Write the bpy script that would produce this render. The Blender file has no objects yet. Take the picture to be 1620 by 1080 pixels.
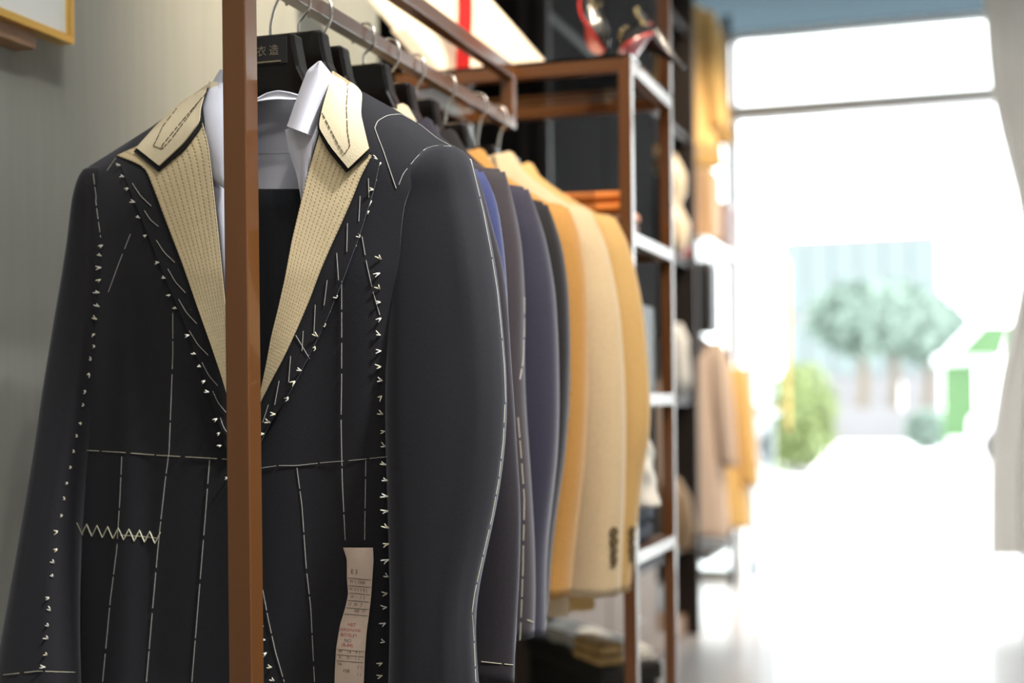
import bpy, bmesh, math, random
from mathutils import Vector, Matrix
from mathutils.bvhtree import BVHTree
random.seed(7)
PI = math.pi
# ------------------------------------------------------------------ camera
FPX, CX, CY, H = 2250.0, 810.0, 636.0, 1.05      # focal length in px, principal point, eye height
YAW, ROLL = math.radians(17.86), math.radians(0.62)
fw = Vector((-math.sin(YAW), math.cos(YAW), 0)); r0 = Vector((math.cos(YAW), math.sin(YAW), 0)); u0 = Vector((0, 0, 1))
up = u0*math.cos(ROLL) + r0*math.sin(ROLL); rt = r0*math.cos(ROLL) - u0*math.sin(ROLL)
EYE = Vector((0, 0, H))
scene = bpy.context.scene
col = scene.collection
cam = bpy.data.cameras.new('camera'); camo = bpy.data.objects.new('camera', cam); col.objects.link(camo)
camo.matrix_world = Matrix(((rt.x, up.x, -fw.x, 0), (rt.y, up.y, -fw.y, 0), (rt.z, up.z, -fw.z, H), (0, 0, 0, 1)))
cam.sensor_width = 36; cam.lens = 50; cam.shift_y = (CY-540)/1620; cam.clip_end = 300
cam.dof.use_dof = True; cam.dof.focus_distance = 1.60; cam.dof.aperture_fstop = 2.5
scene.camera = camo
# ------------------------------------------------------------------ world, lamps, exposure
w = bpy.data.worlds.new('world'); scene.world = w; w.use_nodes = True
bg = w.node_tree.nodes['Background']; bg.inputs['Color'].default_value = (0.93, 0.97, 1.0, 1); bg.inputs['Strength'].default_value = 7.0
scene.view_settings.view_transform = 'Standard'; scene.view_settings.look = 'None'
scene.view_settings.gamma = 1; scene.view_settings.exposure = 0; scene.view_settings.use_curve_mapping = False

def spot(name, loc, aim, watts, color, size=60, blend=0.6, radius=0.05):
    l = bpy.data.lights.new(name, 'SPOT'); l.energy = watts; l.color = color
    l.spot_size = math.radians(size); l.spot_blend = blend; l.shadow_soft_size = radius
    o = bpy.data.objects.new(name, l); col.objects.link(o); o.location = loc
    o.rotation_euler = (Vector(aim)-Vector(loc)).to_track_quat('-Z', 'Y').to_euler()
    return o
WARM = (1.0, 0.78, 0.54)
spot('spot_wall', (0.30, 0.45, 3.25), (-1.2, 1.95, 1.50), 55, (1.0, 0.94, 0.84), 42, 0.9, 0.05)
spot('spot_wall_upper', (-0.45, 2.15, 3.3), (-1.27, 2.60, 1.85), 420, (1.0, 0.85, 0.65), 50, 0.9, 0.04)
spot('spot_rack', (0.55, 1.75, 3.3), (-0.62, 2.32, 1.0), 310, (1.0, 0.84, 0.64), 36, 0.7, 0.05)
spot('fill_shelf', (0.75, 2.75, 3.3), (-0.66, 2.68, 1.66), 130, (1.0, 0.84, 0.64), 16, 0.8, 0.04)  # added light to brighten the shelf top, not a known shop fixture
spot('fill_jacket', (0.95, 1.05, 3.3), (-0.50, 1.5, 1.25), 640, (0.93, 0.96, 1.0), 22, 1.0, 0.10)  # added cool fill on the jacket's shoulder and sleeve, cone kept off the wall
spot('spot_display', (0.2, 5.6, 3.3), (-1.3, 6.9, 1.4), 430, (1.0, 0.84, 0.66), 60, 0.7, 0.08)
al = bpy.data.lights.new('overhead_fill', 'AREA'); al.shape = 'RECTANGLE'; al.size = 1.2; al.size_y = 0.6; al.energy = 27; al.color = (0.98, 0.98, 1.0)  # added soft fill from above for the shirt, no real ceiling fixture
ao = bpy.data.objects.new('overhead_fill', al); col.objects.link(ao); ao.location = (0.0, 0.75, 3.43)
al2 = al.copy(); al2.energy = 32; ao2 = bpy.data.objects.new('overhead_fill.001', al2); col.objects.link(ao2); ao2.location = (0.55, -1.0, 3.43)  # second added fill, behind the camera, lifts the shirt back from the front

# ------------------------------------------------------------------ pixel -> place
def ray(px, py):
    return fw + rt*((px-CX)/FPX) - up*((py-CY)/FPX)
def P(px, py, Y):
    d = ray(px, py); return EYE + d*(Y/d.y)
def PX(px, py, X):
    d = ray(px, py); return EYE + d*(X/d.x)
def PZ(px, py, Z):
    d = ray(px, py); return EYE + d*((Z-H)/d.z)

# ------------------------------------------------------------------ materials
def nodes_of(m):
    m.use_nodes = True; nt = m.node_tree; return nt, nt.nodes, nt.links, nt.nodes['Principled BSDF']
def mat(name, color, rough=0.5, metal=0.0, vary=0.0, vscale=40, bump=0.0, bscale=300, sheen=0.0, stretch=None, coat=0.0, spec=0.5, sheen_tint=None):
    m = bpy.data.materials.new(name); nt, N, L, b = nodes_of(m)
    b.inputs['Base Color'].default_value = (*color, 1); b.inputs['Roughness'].default_value = rough
    b.inputs['Metallic'].default_value = metal; b.inputs['Specular IOR Level'].default_value = spec
    b.inputs['Coat Weight'].default_value = coat; b.inputs['Coat Roughness'].default_value = 0.12
    if sheen:
        b.inputs['Sheen Weight'].default_value = sheen; b.inputs['Sheen Roughness'].default_value = 0.45
        b.inputs['Sheen Tint'].default_value = (*(sheen_tint or (1, 1, 1)), 1)
    if vary or bump:
        tc = N.new('ShaderNodeTexCoord'); src = tc.outputs['Object']
        if stretch:
            mp = N.new('ShaderNodeMapping'); mp.inputs['Scale'].default_value = stretch; L.new(src, mp.inputs['Vector']); src = mp.outputs['Vector']
    if vary:
        nz = N.new('ShaderNodeTexNoise'); nz.inputs['Scale'].default_value = vscale; nz.inputs['Detail'].default_value = 4
        L.new(src, nz.inputs['Vector'])
        mx = N.new('ShaderNodeMix'); mx.data_type = 'RGBA'
        mx.inputs['A'].default_value = (*[c*(1-vary) for c in color], 1); mx.inputs['B'].default_value = (*[min(1, c*(1+vary)) for c in color], 1)
        L.new(nz.outputs['Fac'], mx.inputs['Factor']); L.new(mx.outputs['Result'], b.inputs['Base Color'])
    if bump:
        nb = N.new('ShaderNodeTexNoise'); nb.inputs['Scale'].default_value = bscale; nb.inputs['Detail'].default_value = 2
        L.new(src, nb.inputs['Vector'])
        bp = N.new('ShaderNodeBump'); bp.inputs['Strength'].default_value = bump; bp.inputs['Distance'].default_value = 0.002
        L.new(nb.outputs['Fac'], bp.inputs['Height']); L.new(bp.outputs['Normal'], b.inputs['Normal'])
    return m
def glass_mat(name, tint, gloss=0.12):
    m = bpy.data.materials.new(name); m.use_nodes = True; nt = m.node_tree; nt.nodes.clear()
    N, L = nt.nodes, nt.links
    out = N.new('ShaderNodeOutputMaterial'); tr = N.new('ShaderNodeBsdfTransparent'); tr.inputs['Color'].default_value = (*tint, 1)
    gl = N.new('ShaderNodeBsdfGlossy'); gl.inputs['Roughness'].default_value = 0.03
    fr = N.new('ShaderNodeFresnel'); fr.inputs['IOR'].default_value = 1.45
    mx = N.new('ShaderNodeMixShader'); L.new(fr.outputs['Fac'], mx.inputs['Fac']); L.new(tr.outputs[0], mx.inputs[1]); L.new(gl.outputs[0], mx.inputs[2])
    L.new(mx.outputs[0], out.inputs['Surface']); return m
def sheer_mat(name, color, through=0.45):
    m = bpy.data.materials.new(name); m.use_nodes = True; nt = m.node_tree; nt.nodes.clear()
    N, L = nt.nodes, nt.links
    out = N.new('ShaderNodeOutputMaterial'); df = N.new('ShaderNodeBsdfDiffuse'); tl = N.new('ShaderNodeBsdfTranslucent')
    df.inputs['Color'].default_value = (*color, 1); tl.inputs['Color'].default_value = (*color, 1)
    mx = N.new('ShaderNodeMixShader'); mx.inputs['Fac'].default_value = through
    L.new(df.outputs[0], mx.inputs[1]); L.new(tl.outputs[0], mx.inputs[2]); L.new(mx.outputs[0], out.inputs['Surface']); return m
def canvas_mat():
    # hair canvas: wheat ground, rows of pad stitching running down the lapel
    m = bpy.data.materials.new('hair_canvas'); nt, N, L, b = nodes_of(m)
    tc = N.new('ShaderNodeTexCoord')
    wv = N.new('ShaderNodeTexWave'); wv.wave_type = 'BANDS'; wv.bands_direction = 'X'; wv.inputs['Scale'].default_value = 1.0; wv.inputs['Distortion'].default_value = 0.25
    wv.inputs['Detail'].default_value = 1
    mp = N.new('ShaderNodeMapping'); mp.inputs['Scale'].default_value = (3.2, 1, 1)
    L.new(tc.outputs['UV'], mp.inputs['Vector']); L.new(mp.outputs['Vector'], wv.inputs['Vector'])
    w2 = N.new('ShaderNodeTexWave'); w2.wave_type = 'BANDS'; w2.bands_direction = 'Y'; w2.inputs['Scale'].default_value = 1.0; w2.inputs['Distortion'].default_value = 1.0
    mp2 = N.new('ShaderNodeMapping'); mp2.inputs['Scale'].default_value = (1.2, 24, 1)
    L.new(tc.outputs['UV'], mp2.inputs['Vector']); L.new(mp2.outputs['Vector'], w2.inputs['Vector'])
    r1 = N.new('ShaderNodeValToRGB'); r1.color_ramp.elements[0].position = 0.0; r1.color_ramp.elements[0].color = (1, 1, 1, 1); r1.color_ramp.elements[1].position = 0.35; r1.color_ramp.elements[1].color = (0, 0, 0, 1)
    r2 = N.new('ShaderNodeValToRGB'); r2.color_ramp.elements[0].position = 0.12; r2.color_ramp.elements[1].position = 0.4
    L.new(wv.outputs['Color'], r1.inputs['Fac']); L.new(w2.outputs['Color'], r2.inputs['Fac'])
    mu = N.new('ShaderNodeMath'); mu.operation = 'MULTIPLY'; L.new(r1.outputs['Color'], mu.inputs[0]); L.new(r2.outputs['Color'], mu.inputs[1])
    nz = N.new('ShaderNodeTexNoise'); nz.inputs['Scale'].default_value = 260; L.new(tc.outputs['Object'], nz.inputs['Vector'])
    mxa = N.new('ShaderNodeMix'); mxa.data_type = 'RGBA'; mxa.inputs['A'].default_value = (0.60, 0.46, 0.25, 1); mxa.inputs['B'].default_value = (0.78, 0.63, 0.38, 1)
    L.new(nz.outputs['Fac'], mxa.inputs['Factor'])
    mxb = N.new('ShaderNodeMix'); mxb.data_type = 'RGBA'; mxb.inputs['B'].default_value = (0.34, 0.24, 0.11, 1)
    L.new(mxa.outputs['Result'], mxb.inputs['A'])
    ms = N.new('ShaderNodeMath'); ms.operation = 'MULTIPLY'; ms.inputs[1].default_value = 0.6; L.new(mu.outputs[0], ms.inputs[0]); L.new(ms.outputs[0], mxb.inputs['Factor'])
    L.new(mxb.outputs['Result'], b.inputs['Base Color'])
    b.inputs['Roughness'].default_value = 0.9
    bp = N.new('ShaderNodeBump'); bp.inputs['Strength'].default_value = 0.5; bp.inputs['Distance'].default_value = 0.001; bp.invert = True
    L.new(mu.outputs[0], bp.inputs['Height']); L.new(bp.outputs['Normal'], b.inputs['Normal'])
    return m
M = {}
def wool(n, c, sheen=0.35):
    M[n] = mat(n, c, 0.8, vary=0.4, vscale=520, bump=0.25, bscale=1400, sheen=sheen, spec=0.25, sheen_tint=(0.88, 0.90, 1.0) if sum(c) < 0.3 else (1, 0.95, 0.85))
wool('navy_wool', (0.0112, 0.0098, 0.0112), 0.22)
wool('plum_wool', (0.020, 0.015, 0.017), 0.22)
wool('blue_wool', (0.030, 0.036, 0.10), 0.25)
wool('brown_wool', (0.027, 0.020, 0.023), 0.2)
wool('violet_navy_wool', (0.022, 0.020, 0.036), 0.25)
wool('black_wool', (0.011, 0.010, 0.012), 0.18)
wool('camel_wool', (0.52, 0.27, 0.075), 0.2)
wool('beige_wool', (0.64, 0.50, 0.32), 0.2)
wool('tan_wool', (0.60, 0.39, 0.155), 0.2)
wool('trouser_wool', (0.012, 0.013, 0.015), 0.15)
M['canvas'] = canvas_mat()
M['felt'] = mat('collar_felt', (0.70, 0.585, 0.38), 0.95, vary=0.06, vscale=400, bump=0.3, bscale=900)
M['dark_felt'] = mat('dark_felt', (0.010, 0.009, 0.008), 0.95, bump=0.3, bscale=900)
M['shirt'] = mat('shirt_cotton', (0.80, 0.79, 0.85), 0.8, vary=0.03, vscale=30, bump=0.15, bscale=900)
M['thread'] = mat('white_thread', (0.55, 0.52, 0.46), 0.7)
M['tack_thread'] = mat('tack_thread', (0.75, 0.71, 0.60), 0.7)
M['yellow_thread'] = mat('cream_thread', (0.72, 0.67, 0.48), 0.7)
M['brown_thread'] = mat('brown_thread', (0.10, 0.07, 0.03), 0.8)
M['paper'] = mat('ticket_paper', (0.66, 0.50, 0.38), 0.9, vary=0.08, vscale=60, bump=0.1, bscale=200)
M['ink'] = mat('black_ink', (0.16, 0.11, 0.08), 0.9)
M['red_ink'] = mat('red_ink', (0.50, 0.10, 0.09), 0.9)
M['hanger'] = mat('hanger_lacquer', (0.007, 0.005, 0.004), 0.22, vary=0.3, vscale=20, stretch=(1, 1, 12), coat=0.15, spec=0.3)
M['gold'] = mat('gold_print', (0.30, 0.25, 0.16), 0.5, metal=0.6)
M['steel'] = mat('hook_steel', (0.80, 0.76, 0.70), 0.18, metal=1.0)
M['frame_brown'] = mat('brown_powder_coat', (0.132, 0.050, 0.014), 0.30, vary=0.15, vscale=6, stretch=(4, 4, 0.5), bump=0.05, bscale=500, coat=0.5)
M['frame_dark'] = mat('dark_powder_coat', (0.024, 0.018, 0.015), 0.55, vary=0.2, vscale=8, spec=0.35)
M['board'] = mat('walnut_board', (0.085, 0.042, 0.022), 0.45, vary=0.3, vscale=8, stretch=(12, 1, 1))
M['gold_frame'] = mat('gilt_frame', (0.80, 0.50, 0.12), 0.3, metal=0.75)
M['mount'] = mat('picture_mount', (0.80, 0.83, 0.80), 0.35, vary=0.02, vscale=3)
M['wood'] = mat('pale_brown_wood', (0.36, 0.20, 0.10), 0.5, vary=0.2, vscale=10, stretch=(1, 8, 8))
M['wallpaper'] = mat('woven_wallpaper', (0.32, 0.325, 0.285), 0.9, vary=0.10, vscale=60, stretch=(1, 1, 0.06), bump=0.35, bscale=420)
M['plaster'] = mat('grey_plaster', (0.55, 0.55, 0.54), 0.9, vary=0.05, vscale=4)
M['ceil'] = mat('ceiling_paint', (0.62, 0.62, 0.62), 0.9, vary=0.03, vscale=3)
M['dark_wall'] = mat('dark_panel', (0.014, 0.012, 0.012), 0.95, spec=0.1, vary=0.2, vscale=5)
M['floor'] = mat('polished_stone', (0.55, 0.52, 0.49), 0.42, vary=0.06, vscale=5, coat=0.3)
M['pavement'] = mat('pale_paving', (0.78, 0.78, 0.78), 0.9, vary=0.05, vscale=2)
M['alu'] = mat('grey_aluminium', (0.42, 0.45, 0.47), 0.4, metal=0.3)
M['bulkhead'] = mat('blue_grey_bulkhead', (0.55, 0.72, 0.78), 0.7, vary=0.05, vscale=2)
M['frosted'] = sheer_mat('frosted_tinted_glass', (0.048, 0.068, 0.078), 0.92)
M['glass'] = glass_mat('clear_glass', (0.96, 0.985, 0.97))
M['door_glass'] = glass_mat('green_glass', (0.80, 0.92, 0.87))
M['curtain'] = sheer_mat('sheer_curtain', (0.80, 0.77, 0.74), 0.5)
M['cream_paper'] = sheer_mat('cream_paper', (0.84, 0.70, 0.50), 0.6)
M['brass'] = mat('brass', (0.75, 0.50, 0.16), 0.35, metal=0.9)
M['red'] = mat('red_ribbon', (0.75, 0.012, 0.012), 0.4, sheen=0.3)
M['cream_box'] = mat('cream_card', (0.84, 0.72, 0.57), 0.8, vary=0.05, vscale=12)
M['shoe'] = mat('black_patent', (0.012, 0.010, 0.010), 0.25, coat=0.6)
M['sole'] = mat('red_sole', (0.60, 0.035, 0.03), 0.28, coat=0.4)
M['stud'] = mat('gold_stud', (0.95, 0.72, 0.35), 0.12, metal=1.0)
M['orange'] = mat('orange_leather', (0.75, 0.22, 0.03), 0.5, vary=0.15, vscale=20, bump=0.2, bscale=300)
M['brown_leather'] = mat('brown_leather', (0.16, 0.06, 0.03), 0.5, vary=0.2, vscale=20)
M['white_cloth'] = mat('white_cloth', (0.80, 0.79, 0.76), 0.85, vary=0.04, vscale=12, bump=0.2, bscale=120)
M['gold_cloth'] = mat('gold_brocade', (0.50, 0.33, 0.13), 0.6, vary=0.5, vscale=55, bump=0.3, bscale=200)
M['denim'] = mat('dark_denim', (0.05, 0.06, 0.10), 0.8, vary=0.3, vscale=60)
M['black_box'] = mat('black_chest', (0.008, 0.007, 0.006), 0.5, vary=0.3, vscale=9)
M['vase'] = mat('cream_ceramic', (0.80, 0.66, 0.46), 0.35)
M['bag_black'] = mat('black_bag', (0.02, 0.02, 0.022), 0.45)
M['pink'] = mat('pink_card', (0.80, 0.35, 0.42), 0.7)
M['pale_coat'] = mat('pale_coat', (0.72, 0.56, 0.45), 0.85, vary=0.06, vscale=20, sheen=0.2)
M['yellow_coat'] = mat('yellow_coat', (0.85, 0.55, 0.20), 0.8, vary=0.08, vscale=14, sheen=0.2)
M['tan_box'] = mat('tan_box', (0.55, 0.36, 0.20), 0.7, vary=0.15, vscale=12)
M['leaf'] = mat('bush_leaf', (0.160, 0.205, 0.072), 0.6, vary=0.5, vscale=3)
M['tree_leaf'] = mat('tree_leaf', (0.165, 0.225, 0.185), 0.8, vary=0.25, vscale=0.6)
M['bark'] = mat('bark', (0.13, 0.11, 0.085), 0.9, vary=0.2, vscale=10)
M['booth_green'] = mat('booth_green', (0.055, 0.125, 0.042), 0.6, vary=0.06, vscale=3)
M['booth_white'] = mat('booth_white', (0.7, 0.72, 0.7), 0.6)
M['car_white'] = mat('car_white', (0.80, 0.80, 0.82), 0.25, coat=0.7)
M['tyre'] = mat('tyre_rubber', (0.02, 0.02, 0.02), 0.8)
M['car_glass'] = mat('car_glass', (0.10, 0.14, 0.15), 0.08)
M['teal_building'] = mat('pale_teal_cladding', (0.115, 0.146, 0.143), 0.6, vary=0.05, vscale=0.2)
M['wall_stone'] = mat('pale_stone', (0.15, 0.148, 0.148), 0.9, vary=0.1, vscale=1)

# ------------------------------------------------------------------ builders
def link(o, parent=None):
    col.objects.link(o)
    if parent is not None:
        o.parent = parent; o.matrix_parent_inverse = parent_world(parent).inverted()
    return o
def parent_world(p):
    m = p.matrix_basis.copy()
    while p.parent is not None:
        m = p.parent.matrix_basis @ p.matrix_parent_inverse @ m if False else (p.parent.matrix_basis @ p.matrix_parent_inverse @ m)
        p = p.parent
    return m
def obj(name, geo, m, parent=None, smooth=True, solid=0.0, bevel=0.0, sub=0, uv=None, offset=0.0):
    verts, faces = geo
    me = bpy.data.meshes.new(name); me.from_pydata([tuple(v) for v in verts], [], faces); me.update()
    if uv is not None:
        l = me.uv_layers.new(name='UVMap')
        for lp in me.loops: l.data[lp.index].uv = uv[lp.vertex_index]
    me.materials.append(M[m] if isinstance(m, str) else m)
    if smooth:
        me.polygons.foreach_set('use_smooth', [True]*len(me.polygons))
    o = bpy.data.objects.new(name, me); link(o, parent)
    if sub:
        s = o.modifiers.new('sub', 'SUBSURF'); s.levels = sub; s.render_levels = sub
    if solid:
        s = o.modifiers.new('solid', 'SOLIDIFY'); s.thickness = solid; s.offset = offset
        s = o.modifiers.new('rim', 'EDGE_SPLIT'); s.split_angle = math.radians(45)
    if bevel:
        s = o.modifiers.new('bevel', 'BEVEL'); s.width = bevel; s.segments = 2; s.limit_method = 'ANGLE'
    return o
def thing(name, label, cat, loc=(0, 0, 0), group=None):
    o = bpy.data.objects.new(name, None); o.empty_display_size = 0.05; col.objects.link(o); o.location = loc
    o['label'] = label; o['category'] = cat
    if group: o['group'] = group
    return o
def tag(o, label, cat, group=None):
    o['label'] = label; o['category'] = cat
    if group: o['group'] = group
    return o
def structure(o): o['kind'] = 'structure'; return o
def merge(*geos):
    V, Fc = [], []
    for v, f in geos:
        n = len(V); V += [Vector(p) for p in v]; Fc += [tuple(i+n for i in q) for q in f]
    return V, Fc
def box(x0, x1, y0, y1, z0, z1):
    v = [Vector((x, y, z)) for z in (z0, z1) for y in (y0, y1) for x in (x0, x1)]
    return v, [(0, 2, 3, 1), (4, 5, 7, 6), (0, 1, 5, 4), (2, 6, 7, 3), (0, 4, 6, 2), (1, 3, 7, 5)]
def cbox(c, s, rz=0.0, rx=0.0, ry=0.0):
    v, f = box(-s[0]/2, s[0]/2, -s[1]/2, s[1]/2, -s[2]/2, s[2]/2)
    R = Matrix.Rotation(rz, 3, 'Z') @ Matrix.Rotation(ry, 3, 'Y') @ Matrix.Rotation(rx, 3, 'X')
    return [R @ p + Vector(c) for p in v], f
def beam(a, b, w, h=None, upv=Vector((0, 0, 1))):
    a, b = Vector(a), Vector(b); h = h or w; d = (b-a).normalized()
    s = d.cross(upv)
    if s.length < 1e-4: s = Vector((1, 0, 0))
    s.normalize(); t = s.cross(d)
    v = [p + s*(i*w/2) + t*(j*h/2) for p in (a, b) for j in (-1, 1) for i in (-1, 1)]
    return v, [(0, 1, 3, 2), (4, 6, 7, 5), (0, 4, 5, 1), (2, 3, 7, 6), (0, 2, 6, 4), (1, 5, 7, 3)]
def tube(pts, r, n=6, caps=True):
    pts = [Vector(p) for p in pts]; V, Fc = [], []; pn = None
    for i, p in enumerate(pts):
        d = (pts[min(i+1, len(pts)-1)]-pts[max(i-1, 0)]).normalized()
        if pn is None:
            pn = d.orthogonal().normalized()
        else:
            pn = (pn - d*pn.dot(d)); pn = pn.normalized() if pn.length > 1e-6 else d.orthogonal().normalized()
        bn = d.cross(pn); rr = r[i] if isinstance(r, (list, tuple)) else r
        for k in range(n):
            a = 2*PI*k/n; V.append(p + (pn*math.cos(a)+bn*math.sin(a))*rr)
    for i in range(len(pts)-1):
        for k in range(n):
            Fc.append((i*n+k, i*n+(k+1) % n, (i+1)*n+(k+1) % n, (i+1)*n+k))
    if caps:
        Fc.append(tuple(range(n-1, -1, -1))); Fc.append(tuple(range((len(pts)-1)*n, len(pts)*n)))
    return V, Fc
def lathe(c, prof, n=20):
    V, Fc = [], []
    for r, z in prof:
        for k in range(n):
            a = 2*PI*k/n; V.append(Vector((c[0]+r*math.cos(a), c[1]+r*math.sin(a), c[2]+z)))
    for i in range(len(prof)-1):
        for k in range(n): Fc.append((i*n+k, i*n+(k+1) % n, (i+1)*n+(k+1) % n, (i+1)*n+k))
    Fc.append(tuple(range(n-1, -1, -1))); Fc.append(tuple(range((len(prof)-1)*n, len(prof)*n)))
    return V, Fc
def loft(rings, caps=True):
    n = len(rings[0]); V = [Vector(p) for r in rings for p in r]; Fc = []
    for i in range(len(rings)-1):
        for k in range(n): Fc.append((i*n+k, i*n+(k+1) % n, (i+1)*n+(k+1) % n, (i+1)*n+k))
    if caps:
        Fc.append(tuple(range(n-1, -1, -1))); Fc.append(tuple(range((len(rings)-1)*n, len(rings)*n)))
    return V, Fc
def resample(pl, n):
    pl = [Vector((p[0], p[1], 0)) for p in pl]; L = [0]
    for a, b in zip(pl, pl[1:]): L.append(L[-1]+(b-a).length)
    out = []; j = 0
    for i in range(n):
        t = L[-1]*i/(n-1)
        while j < len(L)-2 and L[j+1] < t: j += 1
        k = (t-L[j])/max(L[j+1]-L[j], 1e-9); q = pl[j].lerp(pl[j+1], min(k, 1)); out.append((q.x, q.y))
    return out
def smooth_pl(pl, n, it=2):
    q = resample(pl, n)
    for _ in range(it):
        q = [q[0]]+[((q[i-1][0]+2*q[i][0]+q[i+1][0])/4, (q[i-1][1]+2*q[i][1]+q[i+1][1])/4) for i in range(1, n-1)]+[q[-1]]
    return q
def grid_faces(n, m):
    return [(i*m+j, i*m+j+1, (i+1)*m+j+1, (i+1)*m+j) for i in range(n-1) for j in range(m-1)]
def interp(tab, x):
    if x <= tab[0][0]: return tab[0][1]
    for a, b in zip(tab, tab[1:]):
        if x <= b[0]: return a[1]+(b[1]-a[1])*(x-a[0])/max(b[0]-a[0], 1e-9)
    return tab[-1][1]

# ------------------------------------------------------------------ the room
WX, WX2, RX = -1.27, -1.72, 3.6          # front wall plane, alcove wall plane, far right wall
YB, YA, YF, ZC = -3.2, 2.98, 8.3, 3.45   # back wall, alcove start, street front, ceiling
structure(obj('floor', box(-2.2, RX+.2, YB-.2, YF+.05, -0.12, 0), 'floor', smooth=False))
structure(obj('ceiling', box(-2.2, RX+.2, YB-.2, YF+.3, ZC, ZC+.12), 'ceil', smooth=False))
structure(obj('wall_left', box(WX-.55, WX, YB, YA, 0, ZC), 'wallpaper', smooth=False))
structure(obj('wall_alcove', box(WX2-.12, WX2, YA, YF, 0, ZC), 'dark_wall', smooth=False))
structure(obj('wall_right', box(RX, RX+.12, YB, YF, 0, ZC), 'plaster', smooth=False))
structure(obj('wall_back', box(WX-.5, RX+.1, YB-.12, YB, 0, ZC), 'plaster', smooth=False))
structure(obj('pavement', box(-60, 60, YF+.05, 140, -0.14, -0.02), 'pavement', smooth=False))

# street front: mullions, header, bulkhead, panes
zh = P(1370, 166, YF).z; zb = P(1370, 44, YF).z
win = structure(thing('window_1', 'x', 'x', (0.9, YF, 0)))
del win['label']; del win['category']
obj('frosted_transom', ([(-2.0, YF, zb), (RX, YF, zb), (RX, YF, ZC), (-2.0, YF, ZC)], [(0, 1, 2, 3)]), 'frosted', win, smooth=False)
obj('transom_rail', box(-2.0, RX, YF-.03, YF+.03, zb-.02, zb+.02), 'car_white', win, smooth=False)
obj('header_beam', box(WX2, RX, YF-.05, YF+.05, zh-.045, zh+.045), 'car_white', win, smooth=False, bevel=.006)
xj = P(1166, 300, YF).x
MX = [WX2+.03, xj, 0.28, 1.9, RX-.03]
for x in MX:
    obj('mullion', box(x-.018, x+.018, YF-.03, YF+.03, 0, zb), 'car_white', win, smooth=False, bevel=.004)
for i in range(4):
    a, b = MX[i]+.03, MX[i+1]-.03
    obj('transom_pane', box(a, b, YF-.005, YF+.005, zh+.045, zb), 'glass', win, smooth=False)
    if i != 1:
        obj('glass_pane', box(a, b, YF-.005, YF+.005, 0.06, zh-.045), 'glass', win, smooth=False)
        obj('sill_rail', box(a, b, YF-.03, YF+.03, 0, 0.06), 'alu', win, smooth=False)
# open glass door leaf, hinged at the left mullion, swung out to the street
door = structure(thing('door_1', 'x', 'x', (xj+.05, YF+.06, 0)))
del door['label']; del door['category']
dx = xj+.05
obj('door_pane', box(dx-.006, dx+.006, YF+.07, YF+1.0, 0.06, zh-.08), 'door_glass', door, smooth=False)
obj('door_stile', box(dx-.02, dx+.02, YF+.05, YF+.10, 0.02, zh-.06), 'alu', door, smooth=False, bevel=.004)
obj('door_stile', box(dx-.02, dx+.02, YF+.97, YF+1.02, 0.02, zh-.06), 'alu', door, smooth=False, bevel=.004)
obj('door_rail', box(dx-.02, dx+.02, YF+.05, YF+1.02, 0.0, 0.12), 'alu', door, smooth=False, bevel=.004)
obj('push_bar', tube([(dx+.05, YF+.15, .96), (dx+.06, YF+.2, .96), (dx+.06, YF+.9, .96), (dx+.05, YF+.95, .96)], .016, 8), 'alu', door)
obj('pull_handle', merge(tube([(dx+.12, YF+.93, .85), (dx+.12, YF+.93, 1.95)], .014, 8), tube([(dx+.02, YF+.93, 1.0), (dx+.12, YF+.93, 1.0)], .009, 6), tube([(dx+.02, YF+.93, 1.8), (dx+.12, YF+.93, 1.8)], .009, 6)), 'brass', door)

# sheer curtain gathered beside the doorway
def curtain(name, label, xa, xb, Y, z0, z1, waist):
    n, m = 90, 40; V = []
    for j in range(m):
        v = j/(m-1); z = z1+(z0-z1)*v
        sq = 1-waist*math.exp(-((v-.50)/.20)**2)
        for i in range(n):
            u = i/(n-1); x = xb+(xa-xb)*(1-u)*sq
            y = Y+.035*math.sin(u*2*PI*9+v*1.5)+.015*math.sin(u*2*PI*4.3+v*3)
            V.append((x, y, z))
    return obj(name, (V, grid_faces(m, n)), 'curtain', solid=.0015)
xa = P(1556, 20, YF-.45).x
cu = curtain('curtain', '', xa, xa+.55, YF-.45, .22, ZC-.02, .32)
tag(cu, 'sheer grey white curtain gathered at the right of the bright doorway', 'curtain')

# picture on the wall
c = PX(117, 71, WX+.045)
pic = thing('framed_picture', 'pale picture in a thin gold frame high on the grey wall', 'picture', (WX, c.y-.25, c.z))
y1, z0 = c.y, c.z; y0, z1 = y1-.62, z0+.75
obj('mount', box(WX+.03, WX+.040, y0+.01, y1-.01, z0+.01, z1-.01), 'mount', pic, smooth=False)
for b_ in (box(WX+.02, WX+.047, y0, y1, z0, z0+.012), box(WX+.02, WX+.047, y0, y1, z1-.012, z1), box(WX+.02, WX+.047, y0, y0+.012, z0+.012, z1-.012), box(WX+.02, WX+.047, y1-.012, y1, z0+.012, z1-.012)):
    obj('frame_bar', b_, 'gold_frame', pic, smooth=False, bevel=.002)
obj('hanging_batten', box(WX, WX+.032, y0+.02, y1-.07, z0-.022, z0+.02), 'wood', pic, smooth=False, bevel=.002)

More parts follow.
